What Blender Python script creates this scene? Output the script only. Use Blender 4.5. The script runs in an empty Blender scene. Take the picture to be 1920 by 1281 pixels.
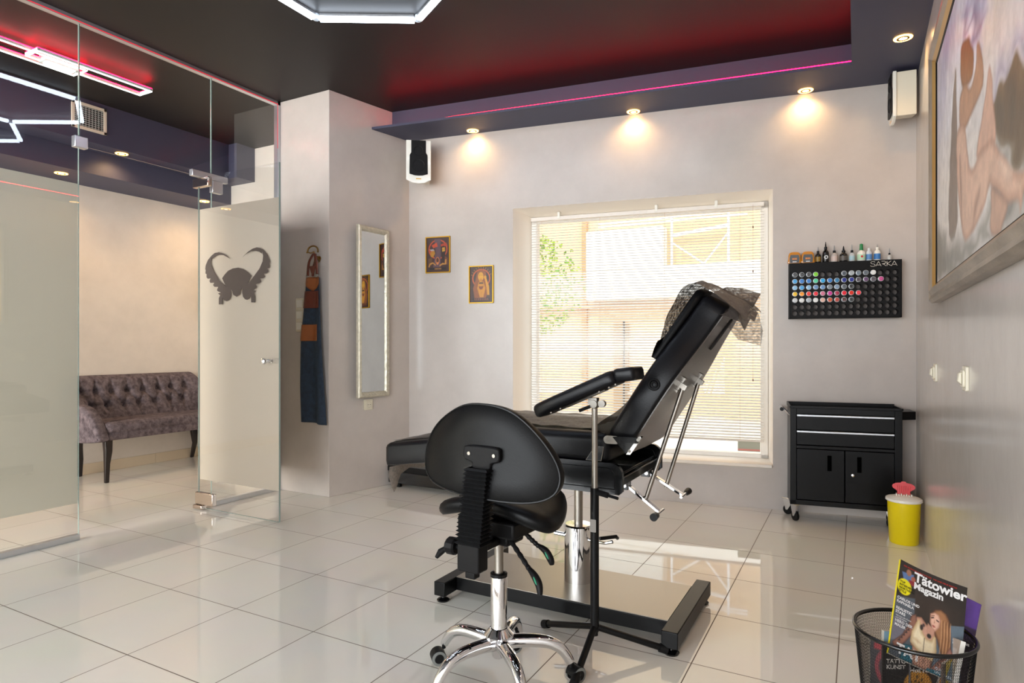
import bpy, bmesh, math, random
from math import sin, cos, pi, radians, atan2, hypot, sqrt
from mathutils import Vector, Matrix
random.seed(7)
SC = bpy.context.scene
COL = SC.collection

# ------------------------------------------------------------------ camera, world, exposure
YAW = 0.499
cd = bpy.data.cameras.new('camera'); cam = bpy.data.objects.new('camera', cd); COL.objects.link(cam)
cam.location = (0, 0, 1.1); cam.rotation_euler = (pi/2, 0, YAW)
cd.sensor_width = 36; cd.lens = 1190/1920*36; cd.shift_y = 8/1920; cd.clip_start = 0.02
SC.camera = cam
SC.view_settings.view_transform = 'Standard'
try: SC.view_settings.look = 'None'
except Exception: pass
SC.view_settings.exposure = 0.0; SC.view_settings.gamma = 1; SC.view_settings.use_curve_mapping = False
w = bpy.data.worlds.new('world'); SC.world = w; w.use_nodes = True
wn = w.node_tree.nodes; wn['Background'].inputs[0].default_value = (0.86, 0.93, 1.0, 1); wn['Background'].inputs[1].default_value = 2.7
SC.cycles.max_bounces = 10; SC.cycles.transparent_max_bounces = 24; SC.cycles.glossy_bounces = 6
SC.cycles.diffuse_bounces = 5; SC.cycles.transmission_bounces = 8
SC.cycles.sample_clamp_indirect = 6; SC.cycles.caustics_reflective = False; SC.cycles.caustics_refractive = False

def light(name, kind, loc, rot, energy, color, parent=None, **kw):
    l = bpy.data.lights.new(name, kind); l.energy = energy; l.color = color
    for k, v in kw.items(): setattr(l, k, v)
    o = bpy.data.objects.new(name, l); COL.objects.link(o); o.location = loc; o.rotation_euler = rot
    if parent: o.parent = parent
    return o
# sun on the street, from behind the shop and high
light('sun', 'SUN', (0, -5, 8), (radians(38), 0, radians(-28)), 1.9, (1, 0.93, 0.82), angle=radians(1.5))
# daylight entering by the shop front behind the camera (the glazed openings in wall_front)
light('daylight_shop_front', 'AREA', (-1.75, -2.55, 1.35), (radians(90), 0, 0), 240, (0.93, 0.97, 1.0), shape='RECTANGLE', size=3.9, size_y=2.3)
light('daylight_waiting_room', 'AREA', (-4.85, -2.55, 1.35), (radians(90), 0, 0), 330, (1.0, 0.955, 0.89), shape='RECTANGLE', size=1.6, size_y=2.3)

# ------------------------------------------------------------------ materials
def lin(c):
    if isinstance(c, str): c = tuple(int(c[i:i+2], 16)/255 for i in (0, 2, 4))
    return tuple((x/12.92 if x <= .04045 else ((x+.055)/1.055)**2.4) for x in c)
def mat(name, col, rough=.5, metal=0, spec=.5, coat=0, emit=None, es=0, alpha=1, trans=0, ior=1.5, noise=0, nscale=20, bump=0, bscale=60, col2=None, stretch=(1,1,1)):
    m = bpy.data.materials.new(name); m.use_nodes = True; nt = m.node_tree; b = nt.nodes['Principled BSDF']
    c = lin(col); b.inputs['Base Color'].default_value = (*c, 1); b.inputs['Roughness'].default_value = rough
    b.inputs['Metallic'].default_value = metal; b.inputs['Specular IOR Level'].default_value = spec
    b.inputs['Coat Weight'].default_value = coat; b.inputs['IOR'].default_value = ior
    b.inputs['Alpha'].default_value = alpha; b.inputs['Transmission Weight'].default_value = trans
    if emit: b.inputs['Emission Color'].default_value = (*lin(emit), 1); b.inputs['Emission Strength'].default_value = es
    if noise or bump:
        tc = nt.nodes.new('ShaderNodeTexCoord'); mp = nt.nodes.new('ShaderNodeMapping'); mp.inputs['Scale'].default_value = stretch
        nt.links.new(tc.outputs['Object'], mp.inputs[0])
    if noise:
        n = nt.nodes.new('ShaderNodeTexNoise'); n.inputs['Scale'].default_value = nscale; n.inputs['Detail'].default_value = 6
        n.inputs['Roughness'].default_value = .65; nt.links.new(mp.outputs[0], n.inputs['Vector'])
        r = nt.nodes.new('ShaderNodeValToRGB'); c2 = lin(col2) if col2 else tuple(x*(1-noise) for x in c)
        r.color_ramp.elements[0].position = .32; r.color_ramp.elements[1].position = .68
        r.color_ramp.elements[0].color = (*c2, 1); r.color_ramp.elements[1].color = (*c, 1)
        nt.links.new(n.outputs['Fac'], r.inputs[0]); nt.links.new(r.outputs[0], b.inputs['Base Color'])
    if bump:
        n = nt.nodes.new('ShaderNodeTexNoise'); n.inputs['Scale'].default_value = bscale; n.inputs['Detail'].default_value = 4
        nt.links.new(mp.outputs[0], n.inputs['Vector'])
        bm = nt.nodes.new('ShaderNodeBump'); bm.inputs['Strength'].default_value = bump; bm.inputs['Distance'].default_value = .01
        nt.links.new(n.outputs['Fac'], bm.inputs['Height']); nt.links.new(bm.outputs[0], b.inputs['Normal'])
    return m
def emis(name, col, s):
    m = bpy.data.materials.new(name); m.use_nodes = True; nt = m.node_tree; nt.nodes.clear()
    o = nt.nodes.new('ShaderNodeOutputMaterial'); e = nt.nodes.new('ShaderNodeEmission')
    e.inputs[0].default_value = (*lin(col), 1); e.inputs[1].default_value = s; nt.links.new(e.outputs[0], o.inputs[0]); return m
def front_fresnel(nt, ior):
    f = nt.nodes.new('ShaderNodeFresnel'); f.inputs[0].default_value = ior; g = nt.nodes.new('ShaderNodeNewGeometry'); m = nt.nodes.new('ShaderNodeMath'); m.operation = 'SUBTRACT'; m.use_clamp = True
    nt.links.new(f.outputs[0], m.inputs[0]); nt.links.new(g.outputs['Backfacing'], m.inputs[1]); return m
def sheet_glass(name, tint, refl=1.0):
    m = bpy.data.materials.new(name); m.use_nodes = True; nt = m.node_tree; nt.nodes.clear()
    o = nt.nodes.new('ShaderNodeOutputMaterial'); t = nt.nodes.new('ShaderNodeBsdfTransparent'); g = nt.nodes.new('ShaderNodeBsdfGlossy')
    t.inputs[0].default_value = (*tint, 1); g.inputs['Roughness'].default_value = 0.0; g.inputs[0].default_value = (refl, refl, refl, 1)
    f = front_fresnel(nt, 1.75); x = nt.nodes.new('ShaderNodeMixShader')
    nt.links.new(f.outputs[0], x.inputs[0]); nt.links.new(t.outputs[0], x.inputs[1]); nt.links.new(g.outputs[0], x.inputs[2]); nt.links.new(x.outputs[0], o.inputs[0]); return m
def frosted(name, col, tl=.62, rr=.65):
    m = bpy.data.materials.new(name); m.use_nodes = True; nt = m.node_tree; nt.nodes.clear()
    o = nt.nodes.new('ShaderNodeOutputMaterial'); a = nt.nodes.new('ShaderNodeBsdfTranslucent'); d = nt.nodes.new('ShaderNodeBsdfDiffuse')
    r = nt.nodes.new('ShaderNodeBsdfRefraction'); r.inputs['IOR'].default_value = 1.02; r.inputs['Roughness'].default_value = rr
    for q in (a, d, r): q.inputs[0].default_value = (*lin(col), 1)
    x = nt.nodes.new('ShaderNodeMixShader'); x.inputs[0].default_value = tl; y = nt.nodes.new('ShaderNodeMixShader'); y.inputs[0].default_value = .5
    nt.links.new(d.outputs[0], y.inputs[1]); nt.links.new(a.outputs[0], y.inputs[2])
    nt.links.new(r.outputs[0], x.inputs[1]); nt.links.new(y.outputs[0], x.inputs[2])
    g = nt.nodes.new('ShaderNodeBsdfGlossy'); g.inputs['Roughness'].default_value = .25; f = front_fresnel(nt, 1.4); z = nt.nodes.new('ShaderNodeMixShader')
    nt.links.new(f.outputs[0], z.inputs[0]); nt.links.new(x.outputs[0], z.inputs[1]); nt.links.new(g.outputs[0], z.inputs[2]); nt.links.new(z.outputs[0], o.inputs[0]); return m
def veil(name, col, op=.75, noise=0):
    m = bpy.data.materials.new(name); m.use_nodes = True; nt = m.node_tree; nt.nodes.clear()
    o = nt.nodes.new('ShaderNodeOutputMaterial'); t = nt.nodes.new('ShaderNodeBsdfTransparent'); d = nt.nodes.new('ShaderNodeBsdfPrincipled')
    d.inputs['Base Color'].default_value = (*lin(col), 1); d.inputs['Roughness'].default_value = .55
    x = nt.nodes.new('ShaderNodeMixShader'); x.inputs[0].default_value = op
    if noise:
        tc = nt.nodes.new('ShaderNodeTexCoord'); n = nt.nodes.new('ShaderNodeTexNoise'); n.inputs['Scale'].default_value = 90; n.inputs['Detail'].default_value = 6
        mr = nt.nodes.new('ShaderNodeMapRange'); mr.inputs['From Min'].default_value = .35; mr.inputs['From Max'].default_value = .6
        mr.inputs['To Min'].default_value = op-noise; mr.inputs['To Max'].default_value = min(1, op+noise)
        nt.links.new(tc.outputs['Object'], n.inputs['Vector']); nt.links.new(n.outputs['Fac'], mr.inputs['Value']); nt.links.new(mr.outputs[0], x.inputs[0])
    nt.links.new(t.outputs[0], x.inputs[1]); nt.links.new(d.outputs[0], x.inputs[2]); nt.links.new(x.outputs[0], o.inputs[0]); return m

M = {}
M['plaster'] = mat('plaster', 'C6BDB6', .22, noise=.11, nscale=3.4, bump=.2, bscale=5, spec=.5)
M['plaster_warm'] = mat('plaster_warm', 'E2DAD1', .26, noise=.10, nscale=3.5, bump=.2, bscale=6)
M['reveal'] = mat('reveal', 'FBF2E6', .4)
M['ceiling'] = mat('ceiling_black', '171413', .5, noise=.15, nscale=2, spec=.3)
M['soffit'] = mat('soffit_blue', '3C3D53', .55, noise=.08, nscale=3)
M['alu'] = mat('aluminium', 'C8CBD0', .32, metal=.9)
M['steel'] = mat('brushed_steel', '9A948C', .34, metal=1, bump=.03, bscale=300)
M['chrome'] = mat('chrome', 'E6E6E8', .04, metal=1)
M['chrome_warm'] = mat('stainless', 'C9BBB0', .12, metal=1)
M['leather'] = mat('black_leather', '0B0B0E', .36, spec=.22, bump=.06, bscale=220)
M['leather_soft'] = mat('black_leather_seat', '09090A', .40, spec=.16, bump=.06, bscale=260)
M['vinyl_back'] = mat('back_panel', '3A322D', .22, spec=1.0, bump=.05, bscale=140, stretch=(1, 1, 6))
M['black'] = mat('black_powder', '0B0B0C', .34, spec=.2)
M['black_gloss'] = mat('black_gloss', '070708', .2, coat=.25)
M['black_matte'] = mat('black_matte', '0B0A0B', .5, spec=.18)
M['rubber'] = mat('rubber', '0C0C0D', .45, spec=.22)
M['rubber_light'] = mat('rubber_grey', '6E706C', .6)
M['white'] = mat('white_plastic', 'E9E6DD', .35)
M['cream'] = mat('cream_plastic', 'DED6C2', .4)
M['whitegloss'] = mat('white_lacquer', 'E8E6DC', .25, coat=.3)
M['glass'] = sheet_glass('clear_glass', (.972, .976, .972))
M['glass_edge'] = mat('glass_edge', '7F908A', .15, spec=.6)
M['film'] = frosted('frosted_film', 'E6E6DE')
M['film_door'] = frosted('frosted_film_door', 'E2D8CA', .8)
M['emblem'] = mat('emblem_brown', '3E342E', .6)
M['mirror'] = mat('mirror_silver', 'D9DEDF', .0, metal=1)
M['champagne'] = mat('champagne_frame', 'DAD3BF', .28, metal=.45, noise=.25, nscale=40, bump=.25, bscale=60)
M['gold'] = mat('gold_frame', 'C8961E', .3, metal=.6)
M['red_led'] = emis('red_led', 'FF0628', 42)
M['red_emissive_thin'] = emis('red_emissive_thin', 'FF1030', 1.2)
M['tube'] = emis('led_tube', 'E4F0FF', 15)
M['tube2'] = emis('led_frame', 'EFFFF4', 7)
M['lamp_glow'] = emis('lamp_glow', 'FFE6B0', 16)
M['lamp_ring'] = emis('lamp_ring_glow', 'FFB85A', 12)
M['velvet'] = mat('velvet', '7D7278', .75, noise=.6, nscale=26, col2='433B40', bump=.2, bscale=90, spec=.2)
M['darkwood'] = mat('dark_wood', '231C1C', .3, noise=.3, nscale=10)
M['denim'] = mat('denim', '2B3C50', .8, noise=.45, nscale=30, bump=.3, bscale=300)
M['tan'] = mat('tan_leather', '9A5628', .45, noise=.2, nscale=20)
M['redbrown'] = mat('redbrown_leather', '6B2D1D', .4, noise=.25, nscale=20)
M['brass'] = mat('antique_brass', '8A6A3A', .35, metal=.9)
M['yellow'] = mat('yellow_plastic', 'E3CC00', .35)
M['red'] = mat('red_plastic', 'D0101C', .35)
M['slat'] = None
def slat_mat():
    m = bpy.data.materials.new('blind_slat'); m.use_nodes = True; nt = m.node_tree; nt.nodes.clear()
    o = nt.nodes.new('ShaderNodeOutputMaterial'); a = nt.nodes.new('ShaderNodeBsdfTranslucent'); d = nt.nodes.new('ShaderNodeBsdfDiffuse')
    a.inputs[0].default_value = (.85, .8, .72, 1); d.inputs[0].default_value = (.88, .87, .84, 1); x = nt.nodes.new('ShaderNodeMixShader'); x.inputs[0].default_value = .3
    nt.links.new(d.outputs[0], x.inputs[1]); nt.links.new(a.outputs[0], x.inputs[2]); nt.links.new(x.outputs[0], o.inputs[0]); return m
M['slat'] = slat_mat()
def floor_mat():
    m = bpy.data.materials.new('glazed_tile'); m.use_nodes = True; nt = m.node_tree; b = nt.nodes['Principled BSDF']
    tc = nt.nodes.new('ShaderNodeTexCoord'); mp = nt.nodes.new('ShaderNodeMapping')
    mp.inputs['Location'].default_value = (.062+.4443*20, -3.128+.45*20, 0); nt.links.new(tc.outputs['Object'], mp.inputs[0])
    br = nt.nodes.new('ShaderNodeTexBrick'); br.offset = 0; br.squash = 1
    br.inputs['Scale'].default_value = 1; br.inputs['Brick Width'].default_value = .4443; br.inputs['Row Height'].default_value = .45
    br.inputs['Mortar Size'].default_value = .002; br.inputs['Mortar Smooth'].default_value = .1; br.inputs['Bias'].default_value = 0
    br.inputs['Color1'].default_value = (*lin('ECE7DD'), 1); br.inputs['Color2'].default_value = (*lin('E8E3D8'), 1); br.inputs['Mortar'].default_value = (*lin('6A5A4C'), 1)
    nt.links.new(mp.outputs[0], br.inputs['Vector'])
    n = nt.nodes.new('ShaderNodeTexNoise'); n.inputs['Scale'].default_value = 3; n.inputs['Detail'].default_value = 8; nt.links.new(tc.outputs['Object'], n.inputs['Vector'])
    mx = nt.nodes.new('ShaderNodeMix'); mx.data_type = 'RGBA'; mx.blend_type = 'MULTIPLY'; mx.inputs[0].default_value = .12
    nt.links.new(br.outputs['Color'], mx.inputs[6]); nt.links.new(n.outputs['Color'], mx.inputs[7]); nt.links.new(mx.outputs[2], b.inputs['Base Color'])
    mr = nt.nodes.new('ShaderNodeMapRange'); mr.inputs['To Min'].default_value = .03; mr.inputs['To Max'].default_value = .7
    nt.links.new(br.outputs['Fac'], mr.inputs['Value']); nt.links.new(mr.outputs[0], b.inputs['Roughness'])
    b.inputs['Specular IOR Level'].default_value = 1.0
    bm = nt.nodes.new('ShaderNodeBump'); bm.inputs['Strength'].default_value = .25; bm.inputs['Distance'].default_value = .002; bm.invert = True
    nt.links.new(br.outputs['Fac'], bm.inputs['Height']); nt.links.new(bm.outputs[0], b.inputs['Normal']); return m
M['tile'] = floor_mat()
_cc = {}
def cm(hexc, rough=.5, **k):
    key = (hexc, rough, tuple(sorted(k.items())))
    if key not in _cc: _cc[key] = mat('paint_'+hexc, hexc, rough, **k)
    return _cc[key]

# ------------------------------------------------------------------ mesh helpers
class MB:
    def __init__(s): s.v = []; s.f = []; s.m = []; s.mats = []
    def mi(s, m):
        if m is None: return 0
        if m not in s.mats: s.mats.append(m)
        return s.mats.index(m)
    def add(s, vs, fs, m=None, T=None):
        o = len(s.v); s.v += [tuple(T @ Vector(p)) if T else tuple(p) for p in vs]
        k = s.mi(m) if m else 0
        for f in fs: s.f.append(tuple(i+o for i in f)); s.m.append(k)
        return s
    def box(s, x0, x1, y0, y1, z0, z1, m=None, T=None):
        vs = [(x, y, z) for z in (z0, z1) for y in (y0, y1) for x in (x0, x1)]
        return s.add(vs, [(0, 2, 3, 1), (4, 5, 7, 6), (0, 1, 5, 4), (2, 6, 7, 3), (0, 4, 6, 2), (1, 3, 7, 5)], m, T)
    def cyl(s, p0, p1, r0, r1=None, m=None, n=20, cap=True, T=None):
        r1 = r0 if r1 is None else r1
        p0 = Vector(p0); p1 = Vector(p1); d = (p1-p0).normalized(); a = d.orthogonal().normalized(); b = d.cross(a)
        vs = []
        for p, r in ((p0, r0), (p1, r1)):
            for i in range(n):
                t = 2*pi*i/n; vs.append(p + (a*cos(t)+b*sin(t))*r)
        fs = [(i, (i+1) % n, n+(i+1) % n, n+i) for i in range(n)]
        if cap: fs += [tuple(range(n))[::-1], tuple(range(n, 2*n))]
        return s.add(vs, fs, m, T)
    def tube(s, pts, r, m=None, n=12, T=None, closed=False, cap=True):
        pts = [Vector(p) for p in pts]; N = len(pts); rs = r if isinstance(r, (list, tuple)) else [r]*N
        vs = []; prev = None
        for i, p in enumerate(pts):
            a = pts[(i-1) % N] if (i > 0 or closed) else p; c = pts[(i+1) % N] if (i < N-1 or closed) else p
            d = (c-a).normalized()
            if prev is None: u = d.orthogonal().normalized()
            else:
                u = prev - d*prev.dot(d)
                u = u.normalized() if u.length > 1e-6 else d.orthogonal().normalized()
            prev = u; v = d.cross(u)
            for k in range(n):
                t = 2*pi*k/n; vs.append(p+(u*cos(t)+v*sin(t))*rs[i])
        fs = []
        for i in range(N if closed else N-1):
            j = (i+1) % N
            for k in range(n): fs.append((i*n+k, i*n+(k+1) % n, j*n+(k+1) % n, j*n+k))
        if not closed and cap: fs += [tuple(range(n))[::-1], tuple(range((N-1)*n, N*n))]
        return s.add(vs, fs, m, T)
    def lathe(s, prof, m=None, n=28, T=None, mats=None):
        # prof [(r,z)...]; mats optional per segment
        vs = []; 
        for r, z in prof:
            for k in range(n): t = 2*pi*k/n; vs.append((max(r, 1e-5)*cos(t), max(r, 1e-5)*sin(t), z))
        o = len(s.v); s.v += [tuple(T @ Vector(p)) if T else p for p in vs]
        for i in range(len(prof)-1):
            mm = s.mi(mats[i] if mats else m)
            for k in range(n): s.f.append((o+i*n+k, o+i*n+(k+1) % n, o+(i+1)*n+(k+1) % n, o+(i+1)*n+k)); s.m.append(mm)
        return s
    def prism(s, poly, h0, h1, m=None, fn=None, T=None):
        fn = fn or (lambda a, b, h: (a, b, h)); n = len(poly)
        vs = [fn(a, b, h0) for a, b in poly] + [fn(a, b, h1) for a, b in poly]
        fs = [tuple(range(n))[::-1], tuple(range(n, 2*n))]+[(i, (i+1) % n, n+(i+1) % n, n+i) for i in range(n)]
        return s.add(vs, fs, m, T)
    def cushion(s, outline, prof, fn, m=None):
        # outline: closed 2d points; prof: [(inset, h)...] ; fn(a,b,h)->3d
        n = len(outline); cx = sum(p[0] for p in outline)/n; cy = sum(p[1] for p in outline)/n
        nrm = []
        for i in range(n):
            a = outline[i-1]; b = outline[(i+1) % n]; dx, dy = b[0]-a[0], b[1]-a[1]; l = hypot(dx, dy) or 1
            nx, ny = -dy/l, dx/l
            if nx*(cx-outline[i][0])+ny*(cy-outline[i][1]) < 0: nx, ny = -nx, -ny
            nrm.append((nx, ny))
        vs = []
        for ins, h in prof:
            for (x, y), (nx, ny) in zip(outline, nrm): vs.append(fn(x+nx*ins, y+ny*ins, h))
        fs = []
        for i in range(len(prof)-1):
            for k in range(n): fs.append((i*n+k, i*n+(k+1) % n, (i+1)*n+(k+1) % n, (i+1)*n+k))
        L = len(prof)
        for lv, h in ((0, prof[0][1]), (L-1, prof[-1][1])):
            base = lv*n; ins = prof[lv][0]; rings = [base]
            last = base
            for t in (.6, .25):
                st = len(vs)
                for (x, y), (nx, ny) in zip(outline, nrm):
                    px, py = x+nx*ins, y+ny*ins; vs.append(fn(cx+(px-cx)*t, cy+(py-cy)*t, h))
                for k in range(n): fs.append((last+k, last+(k+1) % n, st+(k+1) % n, st+k))
                last = st
            vs.append(fn(cx, cy, h)); c = len(vs)-1
            for k in range(n): fs.append((last+k, last+(k+1) % n, c))
        return s.add(vs, fs, m)
    def grid(s, nu, nv, fn, m=None):
        vs = [fn(i/(nu-1), j/(nv-1)) for j in range(nv) for i in range(nu)]
        return s.add(vs, [(j*nu+i, j*nu+i+1, (j+1)*nu+i+1, (j+1)*nu+i) for j in range(nv-1) for i in range(nu-1)], m)
def smooth2(pts, sub=4, closed=True):
    out = []; n = len(pts)
    for i in range(n if closed else n-1):
        p0 = pts[(i-1) % n] if closed or i > 0 else pts[i]; p1 = pts[i]; p2 = pts[(i+1) % n]; p3 = pts[(i+2) % n] if closed or i+2 < n else p2
        for k in range(sub):
            t = k/sub
            out.append(tuple(.5*((2*b)+(-a+c)*t+(2*a-5*b+4*c-d)*t*t+(-a+3*b-3*c+d)*t**3) for a, b, c, d in zip(p0, p1, p2, p3)))
    if not closed: out.append(tuple(pts[-1]))
    return out
def rrect(x0, x1, y0, y1, r, n=5):
    o = []
    for cx, cy, a in ((x1-r, y0+r, -90), (x1-r, y1-r, 0), (x0+r, y1-r, 90), (x0+r, y0+r, 180)):
        for k in range(n+1): t = radians(a+90*k/n); o.append((cx+r*cos(t), cy+r*sin(t)))
    return o
RP = lambda r, h: [(r, 0), (r*.35, r*.12), (r*.08, r*.5), (0, r), (0, h-r), (r*.08, h-r*.5), (r*.35, h-r*.12), (r, h)]
def obj(name, mb, m=None, parent=None, bevel=0, seg=2, smooth=True, ang=35, sub=0, recalc=True):
    me = bpy.data.meshes.new(name); me.from_pydata(mb.v, [], mb.f)
    mats = mb.mats or ([m] if m else [])
    for q in mats: me.materials.append(q)
    if not mb.mats and m is None: pass
    if mb.mats: me.polygons.foreach_set('material_index', mb.m)
    if recalc:
        b = bmesh.new(); b.from_mesh(me); bmesh.ops.recalc_face_normals(b, faces=b.faces); b.to_mesh(me); b.free()
    if smooth:
        me.polygons.foreach_set('use_smooth', [True]*len(me.polygons)); me.set_sharp_from_angle(angle=radians(ang))
    o = bpy.data.objects.new(name, me); COL.objects.link(o)
    if parent is not None: o.parent = parent
    if bevel: q = o.modifiers.new('bevel', 'BEVEL'); q.width = bevel; q.segments = seg; q.limit_method = 'ANGLE'; q.angle_limit = radians(40)
    if sub: q = o.modifiers.new('subd', 'SUBSURF'); q.levels = sub; q.render_levels = sub
    return o
def thing(name, label, cat, loc=(0, 0, 0), rz=0, group=None):
    o = bpy.data.objects.new(name, None); o.empty_display_size = .1; COL.objects.link(o); o.location = loc; o.rotation_euler = (0, 0, rz)
    o['label'] = label; o['category'] = cat
    if group: o['group'] = group
    return o
def tag(o, label, cat, group=None, kind=None):
    o['label'] = label; o['category'] = cat
    if group: o['group'] = group
    if kind: o['kind'] = kind
    return o
def struct(o): o['kind'] = 'structure'; return o
def sthing(name, loc=(0, 0, 0), rz=0):
    o = bpy.data.objects.new(name, None); COL.objects.link(o); o.location = loc; o.rotation_euler = (0, 0, rz); o['kind'] = 'structure'; return o
def text_mesh(body, size, fn, m, name, parent, bold=0, align='LEFT', shear=0, depth=0.0, xs=1.0):
    c = bpy.data.curves.new('t', 'FONT'); c.body = body; c.size = size; c.offset = bold; c.align_x = align; c.shear = shear; c.resolution_u = 3
    o = bpy.data.objects.new('t', c); COL.objects.link(o); bpy.context.view_layer.update()
    me = bpy.data.meshes.new_from_object(o.evaluated_get(bpy.context.evaluated_depsgraph_get())); bpy.data.objects.remove(o)
    vs = [fn(v.co.x*xs, v.co.y) for v in me.vertices]; fs = [tuple(p.vertices) for p in me.polygons]
    mb = MB(); mb.add(vs, fs, m); return obj(name, mb, None, parent, smooth=False, recalc=False)

import numpy as np
def upn(a, ny, nx):
    iy = np.linspace(0, a.shape[0]-1.001, ny); ix = np.linspace(0, a.shape[1]-1.001, nx); y0 = iy.astype(int); x0 = ix.astype(int); fy = (iy-y0)[:, None]; fx = (ix-x0)[None, :]
    fy = fy*fy*(3-2*fy); fx = fx*fx*(3-2*fx)
    return a[y0][:, x0]*(1-fy)*(1-fx)+a[y0+1][:, x0]*fy*(1-fx)+a[y0][:, x0+1]*(1-fy)*fx+a[y0+1][:, x0+1]*fy*fx
def painted(nu, nv, base, layers, aspect=1.0, seed=1, brush=.05, bx=40, by=12):
    # colours of a print or painting, laid down shape by shape; u right, v up, both 0..1
    rg = np.random.RandomState(seed); U, V = np.meshgrid(np.linspace(0, 1, nu), np.linspace(0, 1, nv))
    wob = (upn(rg.rand(22, 22), nv, nu)-.5); wob2 = (upn(rg.rand(22, 22), nv, nu)-.5)
    C = np.zeros((nv, nu, 3)); C[:] = lin(base)
    for L in layers:
        pts, col = L[0], L[1]; soft = L[2] if len(L) > 2 else .004; shade = L[3] if len(L) > 3 else None; wb = L[4] if len(L) > 4 else .0
        X = (U+wob*wb)*aspect; Y = V+wob2*wb; ins = np.zeros(X.shape, bool); D = np.full(X.shape, 9.)
        n = len(pts)
        for i in range(n):
            ax, ay = pts[i][0]*aspect, pts[i][1]; bx_, by_ = pts[(i+1) % n][0]*aspect, pts[(i+1) % n][1]
            if ay != by_: c = ((ay > Y) != (by_ > Y)) & (X < (bx_-ax)*(Y-ay)/(by_-ay)+ax); ins ^= c
            dx, dy = bx_-ax, by_-ay; t = np.clip(((X-ax)*dx+(Y-ay)*dy)/(dx*dx+dy*dy+1e-12), 0, 1); D = np.minimum(D, np.hypot(X-ax-t*dx, Y-ay-t*dy))
        S = np.where(ins, D, -D); a = np.clip(S/soft*.5+.5, 0, 1)[..., None]
        cc = np.array(lin(col))
        if shade: k = np.clip(S/shade[1], 0, 1)[..., None]; cc = np.array(lin(shade[0]))*(1-k)+cc*k
        C = C*(1-a)+cc*a
    b = 1+brush*2*(upn(rg.rand(by, bx), nv, nu)-.5)+brush*(upn(rg.rand(by*5, bx*4), nv, nu)-.5)
    return U, V, np.clip(C*b[..., None], 0, 1)
def vcol(name, rough=.4, coat=0, bump=0):
    m = bpy.data.materials.new(name); m.use_nodes = True; nt = m.node_tree; b = nt.nodes['Principled BSDF']; b.inputs['Roughness'].default_value = rough; b.inputs['Coat Weight'].default_value = coat
    a = nt.nodes.new('ShaderNodeAttribute'); a.attribute_name = 'Col'; nt.links.new(a.outputs['Color'], b.inputs['Base Color']); return m
def painted_obj(name, P, data, m, parent):
    U, V, C = data; nv, nu = U.shape; mb = MB()
    mb.add([P(U[j, i], V[j, i]) for j in range(nv) for i in range(nu)], [(j*nu+i, j*nu+i+1, (j+1)*nu+i+1, (j+1)*nu+i) for j in range(nv-1) for i in range(nu-1)], m)
    o = obj(name, mb, None, parent, smooth=False, recalc=False); at = o.data.color_attributes.new('Col', 'FLOAT_COLOR', 'POINT')
    at.data.foreach_set('color', np.concatenate([C.reshape(-1, 3), np.ones((nu*nv, 1))], 1).astype(np.float32).ravel()); return o
# ------------------------------------------------------------------ frame of the slanted back wall
BPX, BPY = -.509, 4.586
E1 = (0.9874, 0.1582); NR = (0.1582, -0.9874)            # along the wall to the right, and into the room
def bw(t, off, z): return (BPX+E1[0]*t+NR[0]*off, BPY+E1[1]*t+NR[1]*off, z)
TB = Matrix(((E1[0], -NR[0], 0, BPX), (E1[1], -NR[1], 0, BPY), (0, 0, 1, 0), (0, 0, 0, 1)))   # local x along wall, local y outward (away from room)
RWX = .322; H = 2.96; GX = -3.89; LWX = -5.80; FY = 4.10; FRY = -2.6
# ================================================================== SETTING
mb = MB(); mb.box(LWX-.2, RWX+.2, FRY-.2, 5.2, -.1, 0); struct(obj('floor', mb, M['tile'], smooth=False))
mb = MB(); mb.box(LWX-.2, RWX+.2, FRY-.2, 4.95, H, H+.12); struct(obj('ceiling', mb, M['ceiling'], smooth=False))
mb = MB(); mb.box(RWX, RWX+.15, FRY-.2, 5.0, 0, H); struct(obj('wall_right', mb, M['plaster'], smooth=False))
mb = MB(); mb.box(LWX-.15, LWX, FRY-.2, FY+.15, 0, H); struct(obj('wall_left', mb, M['plaster_warm'], smooth=False))
mb = MB(); mb.box(LWX-.15, -3.88, FY, FY+.15, 0, H); struct(obj('wall_waiting_back', mb, M['plaster_warm'], smooth=False))
# back wall with splayed window opening (local coords of TB)
mb = MB(); t0, t1, z0, z1 = -1.846, .007, .28, 2.155; D = .40
mb.box(-3.1, t0, 0, D, 0, H); mb.box(t1, .86, 0, D, 0, H); mb.box(t0, t1, 0, D, 0, z0); mb.box(t0, t1, 0, D, z1, H)
o = struct(obj('wall_back', mb, M['plaster'], smooth=False)); o.matrix_world = TB
# pillar
pr_ = [(-3.88, 3.408), (-3.37, 3.408), (-3.21, 4.20), (-3.21, 4.3), (-3.88, 4.3)]
mb = MB(); mb.prism(pr_, 0, H); struct(obj('wall_pillar', mb, M['plaster'], bevel=.004, smooth=False))
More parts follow.
